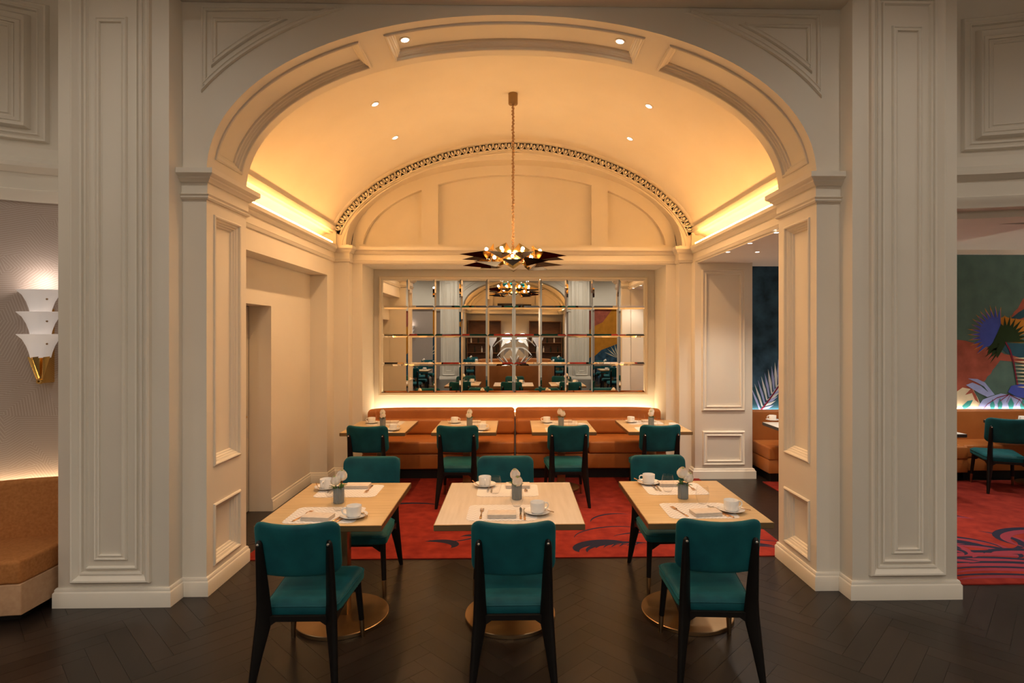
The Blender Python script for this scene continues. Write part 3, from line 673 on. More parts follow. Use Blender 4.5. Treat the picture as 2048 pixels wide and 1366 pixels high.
for (x, y, r_, a0, a1, w_, sq, ti) in ((3.72, 4.75, .42, 170, -20, .05, .6, 0), (3.75, 4.8, .55, 175, -10, .025, .6, 0), (3.6, 4.62, .3, 200, 30, .03, .7, .3), (3.9, 4.55, .5, 150, -20, .03, .35, 0), (3.85, 4.42, .6, 160, -10, .022, .3, -.05), (3.85, 4.32, .6, 160, -10, .022, .3, -.08), (3.9, 4.22, .6, 160, 0, .018, .3, -.1), (4.1, 4.95, .4, 60, -70, .03, .7, 0), (3.5, 4.95, .25, 0, 170, .02, .8, 0), (3.62, 4.78, .22, 160, -40, .035, .8, .2), (3.66, 4.70, .14, 190, -60, .03, .8, .1), (3.95, 4.68, .30, 120, -40, .028, .6, -.2), (3.5, 4.5, .35, 170, 20, .02, .3, -.15), (4.0, 4.36, .45, 150, 10, .025, .28, -.1), (3.75, 4.16, .5, 165, 10, .016, .22, -.05), (4.3, 4.6, .4, 170, 30, .03, .4, -.1), (4.2, 5.4, .5, 170, 20, .03, .6, .3), (4.8, 5.0, .5, 200, 20, .035, .6, .1)):
    zc += .00002; b = B(); bp_ = B(); swirl(b, x, y, r_, a0, a1, w_, zc, sq=sq, tilt=ti); swirl(bp_, x + .03, y - .05, r_, a0, a1, w_ * 1.6, zc - .00001, sq=sq, tilt=ti)
    b.build('carpet_swirl', carpet_b, c2, recalc=False, smooth=False); bp_.build('carpet_swirl', carpet_p, c2, recalc=False, smooth=False)

# ------------------------------------------------------------------ mirror
mf = thing('gridded_mirror', 'wide mirror divided into a grid of squares above the cognac leather banquette', 'mirror', (0, 8.10, 0))
mx0, mx1, mz0, mz1 = -1.888, 1.856, 1.012, 2.619
B().box(mx0 - .01, mx1 + .01, -.012, .018, mz0 - .01, mz1 + .01).build('backing', blackm, mf)
B().sweep(rect_path(mx0 - .035, mx1 + .035, mz0 - .04, mz1 + .035), [(0, 0), (0, .03), (.006, .035), (.018, .035), (.024, .028), (.03, .022), (.036, .01)], lambda a, c, v: (a, .0 - v, c), closed=True).build('frame', frame_m, mf, recalc=False)
tw, th_ = (mx1 - mx0) / 10, (mz1 - mz0) / 4
bv, g, dp = .024, .0008, .006
q0 = [(-tw / 2 + g, -th_ / 2 + g), (tw / 2 - g, -th_ / 2 + g), (tw / 2 - g, th_ / 2 - g), (-tw / 2 + g, th_ / 2 - g)]
q1 = [(x - math.copysign(bv, x), z - math.copysign(bv, z)) for x, z in q0]
vsx = [(x, 0, z) for x, z in q0] + [(x, -dp, z) for x, z in q1]
tme = bpy.data.meshes.new('mirror_tile'); tme.from_pydata(vsx, [], [(4, 5, 6, 7), (0, 1, 5, 4), (1, 2, 6, 5), (2, 3, 7, 6), (3, 0, 4, 7)]); tme.materials.append(mirror_m)
for i in range(10):
    for j in range(4):
        o = bpy.data.objects.new('mirror_tile', tme); COL.objects.link(o); o.parent = mf
        o.location = (mx0 + tw * (i + .5), -.014, mz0 + th_ * (j + .5)); o.rotation_euler = (random.uniform(-.0012, .0012), 0, random.uniform(-.0012, .0012))

# ------------------------------------------------------------------ banquette in the niche
def loft_path_ends(pts, r_, prof, n=5):
    """insert shrinking stations at both ends so the ends of a cushion are rounded"""
    P = [Vector(p) for p in pts]; hv = (max(v for u, v in prof) - min(v for u, v in prof)) / 2
    out, sc = [], []
    for i in range(n):
        a = pi / 2 * i / n; d = r_ * (1 - sin(a)); s_ = 1 - (r_ * (1 - cos(pi / 2 - a)) / max(hv, .001)) if False else 1 - (1 - sin(a)) * min(.9, r_ / hv)
        t = (P[1] - P[0]).normalized(); out.append(P[0] + t * (r_ * (1 - cos(a)))); sc.append(1 - min(.8, r_ / hv) * (1 - sin(a)))
    t = (P[1] - P[0]).normalized(); out.append(P[0] + t * r_); sc.append(1)
    for p in P[1:-1]: out.append(p); sc.append(1)
    t = (P[-1] - P[-2]).normalized(); out.append(P[-1] - t * r_); sc.append(1)
    for i in reversed(range(n)):
        a = pi / 2 * i / n; out.append(P[-1] - t * (r_ * (1 - cos(a)))); sc.append(1 - min(.8, r_ / hv) * (1 - sin(a)))
    return [tuple(p) for p in out], sc
def rprof(u0, u1, v0, v1, r_, n=4): return [(u + (u0 + u1) / 2, v + (v0 + v1) / 2) for u, v in rrect((u1 - u0) / 2, (v1 - v0) / 2, r_, n)]
for s_, lb in ((-1, 'cognac leather banquette half nearer the door recess, under the mirror'), (1, 'cognac leather banquette half nearer the side opening, under the mirror')):
    t = thing('banquette', lb, 'banquette', (0, 0, .0), group='niche banquettes')
    path = [(s_ * .008, 7.86), (s_ * 1.45, 7.86)] + [(s_ * (1.45 + .47 * sin(a)), 7.86 - .20 * (1 - cos(a))) for a in [pi / 2 * i / 8 for i in range(1, 9)]]
    if s_ < 0: path = path[::-1]
    for nm, pr, rr in (('backrest', rprof(-.07, .045, .36, .832, .05), .045), ('lumbar_cushion', rprof(-.15, -.06, .48, .695, .045), .05)):
        pth, sc = loft_path_ends(path, rr, pr)
        B().sweep(pth, pr, lambda a, c, v: (a, c, v), pclosed=True, scales=sc).build(nm, leather, t, ang=50)
    xa, xb, xc = s_ * .006, s_ * .93, s_ * 1.93
    for p, q in ((xa, xb), (xb, xc)):
        x0, x1 = sorted((p, q)); B().box(x0 + .003, x1 - .003, 7.18, 7.76, .325, .48).build('seat_cushion', leather, t, bevel=.028, seg=4, ang=50)
    x0, x1 = sorted((xa, xc)); B().box(x0 + .004, x1 - .004, 7.19, 7.8, .135, .325).build('front_panel', leather, t, bevel=.015, seg=3, ang=50)
    B().box(x0 + .02, x1 - .02, 7.26, 7.8, .0, .137).build('plinth', blackm, t)
    B().box(x0 + .02, x1 - .02, 7.8, 7.905, .0, .45).build('back_frame', blackm, t)
o = B().box(-1.96, 1.96, 8.02, 8.06, .745, .755).build('niche_light_strip', banq_led); tag(o, 'glowing strip light behind the banquette below the mirror', 'strip light')
o2 = B().box(-1.97, 1.97, 7.99, 8.11, .70, .743).build('light_ledge', paint, None); tag(o2, 'narrow cream ledge carrying the light behind the banquette', 'ledge')
B().box(-1.97, 1.97, 7.93, 8.11, .0, .70).build('ledge_support', paint, o2)

# ------------------------------------------------------------------ chair
def make_chair():
    t = thing('dining_chair', 'teal velvet chair', 'chair')
    def seat_map(u, v, h):   # outline unit box -> trapezoid
        f = (v + .23) / .46
        return (u * (.84 + .16 * f) , v + .06, .402 + h + .008 * (v / .23))
    ol = rrect(.225, .23, .045, 5)
    B().puff(ol, [(.02, .034), (.4, .034), (.75, .031), (.90, .025), (.975, .012), (1, 0), (1.005, -.020), (1, -.040), (.985, -.045), (.5, -.045), (.02, -.045)], seat_map).build('seat', velvet, t, ang=60)
    # piping round the seat top
    pp = [seat_map(u * 1.0, v * 1.0, .004) for u, v in ol]; pp.append(pp[0]); 
    B().tube(pp, .0045, 5, False).build('seat_piping', velvet, t)
    def bm_(u, v, h):
        k = (u / .22) ** 2
        return (u, -.170 - .052 * (v + .14) / .28 - .055 * (1 - k) - h, .722 + v + .012 * k * (v > 0))
    ob = rrect(.222, .142, .055, 6)
    def dense(o, n=3):
        out = []
        for i in range(len(o)):
            p, q = o[i], o[(i + 1) % len(o)]; m_ = 6 if math.dist(p, q) > .1 else 1
            out += [(p[0] + (q[0] - p[0]) * j / m_, p[1] + (q[1] - p[1]) * j / m_) for j in range(m_)]
        return out
    ob = dense(ob)
    B().puff(ob, [(.02, .022), (.3, .022), (.6, .022), (.85, .021), (.95, .016), (.99, .008), (1, 0), (.99, -.010), (.95, -.018), (.85, -.022), (.6, -.024), (.3, -.024), (.02, -.024)], bm_).build('backrest', velvet, t, ang=60)
    # rear legs: shaped blades
    for s_ in (-1, 1):
        wd = Vector((-s_ * .74, .67)); nd = Vector((s_ * .67, .74)); rows = []
        for z, w_, t_ in ((0, .026, .024), (.01, .030, .027), (.18, .054, .029), (.31, .078, .030), (.37, .078, .030), (.44, .068, .030), (.55, .058, .030), (.66, .046, .028), (.74, .036, .026), (.765, .030, .022), (.778, .018, .012), (.781, .004, .004)):
            oy = -.285 + .055 * min(1, z / .40) - .040 * max(0, z - .40) / .38; ox = .226 - .024 * min(1, z / .40) - .010 * max(0, z - .40) / .38
            c = Vector((s_ * ox, oy)) + wd * w_ / 2 if z < .76 else Vector((s_ * ox, oy)) + wd * .018
            pts8 = []
            for p_, q_ in rrect(w_ / 2, t_ / 2, min(w_, t_) * .3, 2): v2 = c + wd * p_ + nd * q_; pts8.append((v2.x, v2.y, z))
            rows.append(pts8)
        lb_ = B(); lb_.grid(rows, True); lb_.f.append(tuple(range(len(rows[0])))); lg = lb_.build('rear_leg', blackwood, t, ang=50)
        B().sphere((s_ * .178, -.275, .762), .008, 8, 6, (1, .8, 1)).build('screw_cap', chrome, lg)
        B().tube([(s_ * .188, .235, .37), (s_ * .204, .268, .11)], [.021, .0165], 12).build('front_leg', blackwood, t)
        B().tube([(s_ * .204, .268, .11), (s_ * .2095, .278, .0)], [.0168, .0125], 12).build('foot_sleeve', bronze, t)
        # side rail with bracket
        B().extrude([(-.20, .362), (.245, .362), (.245, .315), (.225, .325), (.18, .340), (-.10, .340), (-.16, .325), (-.20, .300)], .024, lambda y, z, h, s_=s_: (s_ * (.170 + h), y, z)).build('side_rail', blackwood, t)
    for y0, nm in ((-.205, 'rear_rail'), (.222, 'front_rail')):
        B().extrude([(-.186, .362), (.186, .362), (.186, .295), (.165, .30), (.115, .335), (-.115, .335), (-.165, .30), (-.186, .295)], .022, lambda x, z, h, y0=y0: (x, y0 + h, z)).build(nm, blackwood, t)
    return t
chair0 = make_chair()
used = [0]
def chair(x, y, rz, label, group):
    if not used[0]: used[0] = 1; c = chair0; c.location = (x, y, 0 if y < 4.3 else .0); c.rotation_euler = (0, 0, rz); c['label'] = label; c['group'] = group; return c
    return clone(chair0, (x, y, .0), rz, label, group)
TD = {'A': 'door-side arch table', 'B': 'middle arch table', 'C': 'mural-side arch table'}
chair(-1.135, 3.205, 0, 'teal velvet black-legged chair on the hall side of the ' + TD['A'], 'chairs at the front tables')
chair(-.008, 3.195, 0, 'teal velvet black-legged chair on the hall side of the ' + TD['B'], 'chairs at the front tables')
chair(1.09, 3.205, R(-3.5), 'teal velvet black-legged chair on the hall side of the ' + TD['C'], 'chairs at the front tables')
chair(-1.125, 4.29, pi, 'teal velvet chair on the banquette side of the ' + TD['A'], 'chairs at the front tables')
chair(-.075, 4.29, pi, 'teal velvet chair on the banquette side of the ' + TD['B'], 'chairs at the front tables')
chair(1.145, 4.30, pi + R(2), 'teal velvet chair on the banquette side of the ' + TD['C'], 'chairs at the front tables')
BT = ['first banquette table from the door', 'second banquette table from the door', 'third banquette table from the door', 'last banquette table from the door']
for i, (x, y, rz) in enumerate(((-1.54, 6.235, R(-4)), (-.603, 6.235, R(-1.5)), (.559, 6.235, R(2)), (1.534, 6.235, R(3)))):
    chair(x, y, rz, 'teal velvet chair facing the ' + BT[i], 'chairs at the banquette tables').location.z = .0106
for o in COL.objects:
    if o.name.startswith('dining_chair') and o.location.y > 4.2 and o.location.y < 4.4: o.location.z = 0.0

# ------------------------------------------------------------------ tables
def table(x, y, w_, d, label, group, z=0, base=.295, top=oak, edge=edge_m):
    t = thing('dining_table', label, 'table', (x, y, z), group=group)
    B().box(-w_ / 2 + .004, w_ / 2 - .004, -d / 2 + .004, d / 2 - .004, .728 - z, .750 - z).build('tabletop', top, t, bevel=.001)
    B().sweep(rect_path(-w_ / 2, w_ / 2, -d / 2, d / 2), [(0, .715 - z), (0, .7475 - z), (.0045, .749 - z), (.0045, .715 - z)], lambda a, c, v: (a, c, v), closed=True).build('edge_band', edge, t, recalc=False)
    B().box(-w_ / 2 + .0045, w_ / 2 - .0045, -d / 2 + .0045, d / 2 - .0045, .712 - z, .727 - z).build('underside', blackwood, t)
    B().box(-.045, .045, -.045, .045, .02, .70 - z).build('column', bronze, t, bevel=.006)
    B().box(-.16, .16, -.16, .16, .698 - z, .713 - z).build('mounting_plate', blackwood, t)
    bs = B(); bs.lathe([(.0005, .034), (.06, .033), (.275 * base / .295, .026), (base - .004, .025), (base, .022), (base, .002), (base - .003, 0), (.0005, 0)], 64); bs.build('base', bronze, t, ang=30)
    return t
table(-1.122, 3.725, .722, .93, 'oak topped bronze pedestal table beside the door-side pier', 'front tables')
table(-.031, 3.72, .868, .92, 'wide pale-topped bronze pedestal table in the middle of the arch', 'front tables', top=paleoak)
table(1.133, 3.73, .733, .94, 'oak topped bronze pedestal table beside the mural-side pier', 'front tables')
BTX = (-1.575, -.568, .548, 1.625)
for i, x in enumerate(BTX):
    table(x, 6.74, .72, .86, 'square pale-topped pedestal table: ' + BT[i], 'banquette tables', z=.0101, base=.215)

# ------------------------------------------------------------------ tableware prototypes
def mk_placemat():
    o = B().puff(rrect(.21, .155, .04, 5), [(.01, .002), (.97, .002), (1, .001), (1, 0), (.01, 0)], lambda u, v, h: (u, v, h)).build('placemat', matm, ang=60); return o
def mk_napkin():
    t = thing('folded_napkin', '', 'napkin')
    for k in range(3):
        B().box(-.085, .085, -.05 + .002 * k, .05, .0075 * k, .0075 * k + .0072).build('napkin_fold', napk, t, bevel=.0034, seg=3, ang=60)
    return t
def mk_fork():
    t = thing('fork', '', 'fork')
    b = B().extrude([(-.0065, -.10), (.0065, -.10), (.007, -.06), (.003, -.01), (.0035, .03), (.011, .045), (.0115, .055), (-.0115, .055), (-.011, .045), (-.0035, .03), (-.003, -.01), (-.007, -.06)], .0025, lambda u, v, h: (u, v, .001 + h + max(0, v) * .06))
    b.build('handle', flat_gold, t, bevel=.0008)
    b = B()
    for k in range(4):
        x = -.0098 + k * .0065; b.box(x - .0014, x + .0014, .054, .098, .004, .0062)
    b.build('tines', flat_gold, t); return t
def mk_knife(nm='table_knife'):
    t = thing(nm, '', 'knife')
    B().extrude([(-.006, -.115), (.006, -.115), (.0072, -.06), (.005, -.005), (-.005, -.005), (-.0072, -.06)], .005, lambda u, v, h: (u, v, .0005 + h)).build('handle', flat_gold, t, bevel=.0015)
    B().extrude([(-.005, -.005), (.005, -.005), (.0095, .03), (.010, .08), (.004, .105), (-.003, .112), (-.006, .08)], .002, lambda u, v, h: (u, v, .002 + h)).build('blade', chrome, t); return t
def mk_spoon(nm='teaspoon', k=.75):
    t = thing(nm, '', 'spoon')
    B().tube([(0, -.09 * k, .003), (0, -.03 * k, .0035), (0, .02 * k, .006), (0, .04 * k, .004)], [.0045 * k, .0035 * k, .002 * k, .002 * k], 6).build('handle', flat_gold, t)
    B().sphere((0, .062 * k, .0055), .026 * k, 12, 8, (.62, 1, .16)).build('bowl', chrome, t); return t
def mk_saucer():
    return B().lathe([(.0005, .005), (.028, .005), (.034, .0075), (.055, .0105), (.075, .017), (.080, .020), (.081, .0185), (.074, .0135), (.052, .0065), (.036, .002), (.034, 0), (.0005, 0)], 40).build('saucer', china, ang=60)
def mk_cup():
    t = thing('coffee_cup', '', 'cup')
    B().lathe([(.0005, .006), (.030, .0065), (.038, .012), (.0415, .03), (.0425, .064), (.0440, .066), (.0450, .064), (.0440, .03), (.041, .010), (.033, .001), (.030, 0), (.0005, 0)], 36).build('body', china, t, ang=60)
    B().tube([(.042, 0, .054), (.055, 0, .058), (.066, 0, .052), (.069, 0, .040), (.063, 0, .027), (.052, 0, .020), (.041, 0, .017)], [.0055, .0045, .0042, .0042, .0042, .0045, .0055], 8).build('handle', china, t, ang=80); return t
def mk_glass():
    t = thing('water_glass', '', 'glass')
    B().lathe([(.0005, 0), (.024, .0), (.027, .004), (.033, .018), (.0405, .040), (.0425, .060), (.040, .085), (.0345, .112), (.0352, .1135), (.0360, .1125)], 32).build('bowl', glass, t, ang=70); return t
def mk_vase(seed=0, flowers=((-.018, -.012, .055, .027), (.016, .010, .092, .030))):
    rnd = random.Random(seed)
    t = thing('flower_vase', '', 'vase')
    n = 72; rows = []
    for r_, z in ((.0005, 0), (.030, 0), (.0325, .003), (.0325, .098), (.0315, .100), (.0285, .099), (.0285, .012), (.0005, .011)):
        rows.append([((r_ * (1 + (.045 if (i % 4) < 2 else -.03) * (r_ > .03))) * cos(2 * pi * i / n), (r_ * (1 + (.045 if (i % 4) < 2 else -.03) * (r_ > .03))) * sin(2 * pi * i / n), z) for i in range(n)])
    B().grid(rows, True).build('ribbed_vessel', smoke, t, ang=30)
    for fx, fy, fz, fr in flowers:
        fr *= 1.22; z = .098 + fz * .70
        st = B().tube([(fx * .2, fy * .2, .015), (fx * .6, fy * .6, .08), (fx, fy, z)], .0028, 6).build('stem', leafm, t)
        fb = B(); tilt = Vector((fx * 8, fy * 8 - .35, 1)).normalized(); rot = Vector((0, 0, 1)).rotation_difference(tilt).to_matrix()
        c = Vector((fx, fy, z + fr * .4))
        for ly, (rr, lift, m_) in enumerate(((1.0, -.15, 7), (.86, .05, 6), (.68, .22, 6), (.48, .36, 5))):
            for k in range(m_):
                a0 = 2 * pi * (k + .5 * ly) / m_ + rnd.uniform(-.1, .1); ha = pi / m_ * 1.35
                g_ = []
                for i in range(4):
                    th = -.9 + i * .62; row = []
                    for j in range(5):
                        a = a0 + (j - 2) / 2 * ha * (1 if i < 3 else .75)
                        rad = fr * rr * cos(th * .78) * (1 - .04 * abs(j - 2)); row.append(tuple(c + rot @ Vector((rad * cos(a), rad * sin(a), fr * (lift + .75 * sin(th))))))
                    g_.append(row)
                fb.grid(g_)
        fb.build('petals', petal, t, ang=80, recalc=False)
        ce = B(); cc = c + rot @ Vector((0, 0, fr * .72)); ce.sphere(tuple(cc), fr * .24, 8, 6); ce.build('flower_centre', centre, t)
    lb = B()
    for k in range(9):
        a = rnd.uniform(0, 2 * pi); L_ = rnd.uniform(.035, .065); c = Vector((.018 * cos(a), .018 * sin(a), .092)); d = Vector((cos(a), sin(a), rnd.uniform(.5, 1.3))).normalized(); sd = Vector((-sin(a), cos(a), 0)) * .011
        p = [c + d * L_ * q + Vector((0, 0, -.02 * q * q)) for q in (0, .33, .66, 1)]
        lb.grid([[tuple(p[i] - sd * w_), tuple(p[i] + Vector((0, 0, -.002))), tuple(p[i] + sd * w_)] for i, w_ in enumerate((.4, 1, .8, .05))])
    lb.build('leaves', leafm, t, recalc=False, ang=60)
    return t
PROT = dict(placemat=mk_placemat(), napkin=mk_napkin(), fork=mk_fork(), knife=mk_knife(), butter=mk_knife('butter_knife'), tsp=mk_spoon(), saucer=mk_saucer(), cup=mk_cup(), glass=mk_glass())
LBL = dict(placemat=('white zigzag patterned placemat', 'placemat', 'placemats'), napkin=('folded beige linen napkin', 'napkin', 'folded napkins'), fork=('rose gold fork', 'fork', 'forks'), knife=('steel-bladed table knife', 'knife', 'table knives'), butter=('smaller butter knife', 'knife', 'butter knives'),
           tsp=('gold teaspoon', 'spoon', 'teaspoons'), saucer=('round white saucer', 'saucer', 'saucers'), cup=('white china coffee cup', 'cup', 'coffee cups'), glass=('clear rounded water glass', 'glass', 'water glasses'))
first = set()
def put(kind, x, y, z, rz, where, group):
    o = PROT[kind]
    if kind in first: o = copy_tree(o)
    first.add(kind)
    o.location = (x, y, z); o.rotation_euler = (0, 0, rz)
    tag(o, LBL[kind][0] + ' ' + where, LBL[kind][1], LBL[kind][2] + ' ' + group); return o
def setting(cx_, cy_, flip, zt, where, group, cup=(.19, -.03), gl=(.07, .13), full=True, nap=(0, -.08), handle=0, tilt=0):
    s_ = -1 if flip else 1; r0 = pi if flip else 0
    def P(k, lx, ly, dz, rz): return put(k, cx_ + s_ * lx, cy_ + s_ * ly, zt + dz, r0 + rz, where, group)
    P('placemat', 0, 0, .0005, 0)
    P('napkin', nap[0], nap[1], .0028, tilt * .5)
    P('saucer', cup[0], cup[1], .0025, 0); P('cup', cup[0], cup[1], .0076, handle)
    P('glass', gl[0], gl[1], .0032, 0)
    P('tsp', cup[0] + .062, cup[1] + .0, .0177, R(28)).rotation_euler.x = -.13
    if full:
        P('fork', -.125, -.03, .0028, tilt); P('knife', .112, -.025, .0028, tilt); P('butter', .135, -.04, .0028, tilt)
ZT_ = .750
setting(-1.14, 3.45, 0, ZT_, 'on the hall side of the ' + TD['A'], 'on front tables', cup=(.185, -.055), gl=(.052, .085), handle=R(205), tilt=R(-14), nap=(-.02, -.075))
setting(-1.146, 3.975, 1, ZT_, 'on the banquette side of the ' + TD['A'], 'on front tables', cup=(.178, -.05), gl=(.09, .135), handle=R(80), nap=(-.03, -.09))
setting(-.078, 3.475, 0, ZT_, 'on the hall side of the ' + TD['B'], 'on front tables', cup=(.214, -.03), gl=(.09, .125), handle=R(15), nap=(-.0, -.075))
setting(-.05, 3.97, 1, ZT_, 'on the banquette side of the ' + TD['B'], 'on front tables', cup=(.165, -.10), gl=(.085, .075), handle=R(95), nap=(-.07, -.08))
setting(1.13, 3.49, 0, ZT_, 'on the hall side of the ' + TD['C'], 'on front tables', cup=(.195, -.03), gl=(.072, .135), handle=R(5), tilt=R(14), nap=(.02, -.08))
setting(1.12, 3.985, 1, ZT_, 'on the banquette side of the ' + TD['C'], 'on front tables', cup=(.15, -.125), gl=(.065, .075), handle=R(0), nap=(.0, -.09))
vz = mk_vase(1); vz.location = (-1.138, 3.70, ZT_); tag(vz, 'grey ribbed vase of two cream ranunculus on the ' + TD['A'], 'vase', 'vases on front tables')
vz = mk_vase(2, ((-.012, .008, .075, .029), (.004, -.022, .022, .029))); vz.location = (.012, 3.76, ZT_); tag(vz, 'grey ribbed vase of two cream ranunculus on the ' + TD['B'], 'vase', 'vases on front tables')
vz = mk_vase(3, ((-.004, .0, .085, .031), (.034, -.01, .045, .029))); vz.location = (1.114, 3.75, ZT_); tag(vz, 'grey ribbed vase with a tall leaf and two flowers on the ' + TD['C'], 'vase', 'vases on front tables')
B().add([(-.012, 0, .09), (-.006, 0, .09), (-.030, .004, .16), (-.022, .004, .155), (-.045, .006, .205)], [(0, 1, 3, 2), (2, 3, 4)]).build('tall_leaf', leafm, vz, recalc=False)
for i, x in enumerate(BTX):
    dx = (.0, -.0, .01, -.03)[i]
    setting(x + dx, 7.0 - .03, 1, ZT_, 'on the wall side of the ' + BT[i], 'on banquette tables', cup=(.17, -.0), gl=(.06, .09), full=False, handle=(0, 3, 0, 2)[i], nap=(-.06, -.04))
    setting(x + dx, 6.47, 0, ZT_, 'on the chair side of the ' + BT[i], 'on banquette tables', cup=(.20, -.02), gl=(.10, .12), full=False, nap=(-.02, -.05))
    vz = mk_vase(10 + i, (((-.004, .006, .08, .028), (.004, -.018, .03, .029)), ((.0, .004, .08, .028), (-.008, -.016, .03, .029)), ((-.014, .0, .08, .029), (.02, -.012, .05, .028)), ((.008, .008, .085, .028), (-.006, -.016, .045, .029)))[i])
    vz.location = (x + (.012, .03, .0, .0)[i], 6.76, ZT_); tag(vz, 'grey vase of cream ranunculus on the ' + BT[i], 'vase', 'vases on banquette tables')

# ------------------------------------------------------------------ chandelier
CH = Vector((-.02, 5.85, 2.62))
ch = thing('chandelier', 'shard chandelier of dark bronze plates with gold linings hanging from the vault', 'chandelier', tuple(CH))
ztop = VA[2] + VA[1] - CH.z
B().lathe([(.0005, ztop + .01), (.048, ztop + .01), (.048, ztop - .105), (.044, ztop - .112), (.0005, ztop - .112)], 24).build('canopy', edge_m, ch, ang=30)
pts_ = []; rads = []
for i in range(141):
    z = ztop - .11 - (ztop - .11 - .10) * i / 140; pts_.append((.006 * sin(i * 1.7), .006 * cos(i * 2.3), z)); rads.append(.0115 + .004 * sin(i * 2.1) + random.uniform(-.002, .002))
B().tube(pts_, rads, 8).build('hanging_cord', mat('cord_fabric', (.48, .30, .16), .6), ch, ang=80)
B().lathe([(.0005, .13), (.012, .125), (.014, .06), (.035, .03), (.038, 0), (.03, -.03), (.012, -.045), (.010, -.07), (.0005, -.075)], 20).build('hub', gold, ch, ang=40)
def shade_mesh(scale=1.0):
    # kite folded along its length, wide end open towards the hub, point outwards (+X)
    L0, L1, wd, hg = .0, .345 * scale, .112 * scale, .075 * scale
    o = [(L0 - .02, 0, hg * 1.25), (L0 + .05, wd, -.005), (L0 + .02, 0, -hg), (L0 + .05, -wd, -.005), (L1, 0, -.045 * scale)]
    return o
for ring, (n, r0, z0, sc, off) in enumerate(((8, .235, .045, 1.02, pi / 8), (8, .20, -.035, .92, 0))):
    for k in range(n):
        a = 2 * pi * k / n + off + random.uniform(-.07, .07); ca, sa = cos(a), sin(a); zz = z0 + random.uniform(-.012, .012)
        q = B().tube([(.02 * ca, .02 * sa, 0), (.10 * ca, .10 * sa, zz * .5 + .015), ((r0 + .0) * ca, (r0 + .0) * sa, zz)], .0055, 6).build('arm', gold, ch)
        t_ = random.uniform(-.25, .25)
        def X(p): 
            y, z = p[1] * cos(t_) - p[2] * sin(t_), p[1] * sin(t_) + p[2] * cos(t_)
            return ((r0 + p[0]) * ca - y * sa, (r0 + p[0]) * sa + y * ca, zz + z)
        o = shade_mesh(sc)
        faces = [(2, 1, 4), (2, 4, 3)]
        sh = B().add([X(p) for p in o], faces).build('shade', darkmetal, ch, recalc=False, smooth=False)
        cen = Vector((.07, 0, -.005)); B().add([X(cen + (Vector(p) - cen) * .93) for p in o], faces).build('gold_lining', gold, sh, recalc=False, smooth=False)
        rf = B().add([X((p[0] * .5 - .01, p[1] * .8, p[2] * .8 + .012)) for p in o[:4]], [(0, 1, 2, 3)]).build('reflector', gold, ch, recalc=False, smooth=False)
        B().sphere(X((.06, 0, .022)), .0165, 10, 8).build('bulb', bulb_m, ch)

# ------------------------------------------------------------------ recessed downlights
def downlight(loc, nrm, label, group, power, col=SPOTC, size=R(110), r_=.030, lens=lens_m, aim=None):
    nrm = Vector(nrm).normalized(); t = thing('recessed_downlight', label, 'downlight', tuple(loc), 0, group)
    t.rotation_euler = nrm.to_track_quat('Z', 'Y').to_euler()
    B().lathe([(r_, .002), (r_ * 1.35, .003), (r_ * 1.45, 0), (r_ * 1.45, -.004)], 20).build('ring', trimring, t)
    B().disc(r_, .0015, 20).build('lens', lens, t, recalc=False)
    if power:
        p = Vector(loc) + nrm * .02
        lamp_spot('downlight_lamp', tuple(p), power, col, size, .7, .03, target=aim or (p.x, p.y, 0))
    return t
def vault_hit(px, py):
    d = ray(px, py); t = 4.65
    o = Vector((0, 0, CAMH))
    while t < 9:
        p = o + d * (t / d.y)
        if abs(p.x) >= VA[0] or p.z >= sez(p.x, *VA): break
        t += .002
    e = .01; g_ = (sez(p.x + e, *VA) - sez(p.x - e, *VA)) / (2 * e); return p, Vector((g_, 0, -1)).normalized()
for (px, py), lb in (((750, 208), 'vault downlight on the door side nearer the arch'), ((790, 275), 'vault downlight on the door side nearer the mirror'), ((1298, 212), 'vault downlight on the opening side nearer the arch'), ((1260, 277), 'vault downlight on the opening side nearer the mirror')):
    p, n_ = vault_hit(px, py); downlight(p + n_ * .003, n_, 'small round ' + lb, 'vault downlights', K_VSPOT)
for (px, py), lb in (((810, 80), 'door side'), ((1240, 83), 'mural side')):
    Y = 4.34; p = on_y(px, py, Y)
    for _ in range(30):
        zt = sez(p.x, *AR) + .048; Y *= (zt - CAMH) / (p.z - CAMH); p = on_y(px, py, Y)
    e = .01; g_ = (sez(p.x + e, *AR) - sez(p.x - e, *AR)) / (2 * e); n_ = Vector((g_, 0, -1)).normalized()
    downlight(p + n_ * .0, n_, 'small round downlight in the arch soffit panel, ' + lb, 'arch soffit downlights', K_ASPOT)
for (px, py) in ((1456, 504), (1500, 486.5), (1514.5, 504), (1553, 465)):
    p = on_z(px, py, 2.75); 
    if p.x < 3.0: p = on_z(px, py, 2.744)
    downlight(p, (0, 0, -1), 'tiny white downlight in the lowered ceiling of the side opening', 'side opening downlights', K_RIGHT * .5, HALLC, r_=.022, lens=lens_h)
o = B().box(8.42, 8.46, 4.6, 7.5, 2.765, 2.77).build('added_wash_strip', emis('added_wash', (1, .90, .76), 70)); tag(o, 'unseen fill strip added at the end wall to brighten the mural room ceiling', 'strip light')  # added fill light outside the view, brightens the mural room ceiling
B().box(8.38, 8.502, 4.58, 7.52, 2.72, 2.765).build('ledge', paint, o)  # ledge added to carry the unseen fill strip
# downlights added out of view to light the mural room
for x, y, z in ((4.6, 6.2, 2.978), (4.75, 7.0, 2.978), (6.2, 5.6, 2.978), (7.4, 6.6, 2.978), (3.5, 5.0, 2.750)):
    downlight((x, y, z), (0, 0, -1), 'round unseen downlight added in the mural room ceiling', 'added mural room downlights', K_RIGHT, HALLC, r_=.035, lens=lens_h)
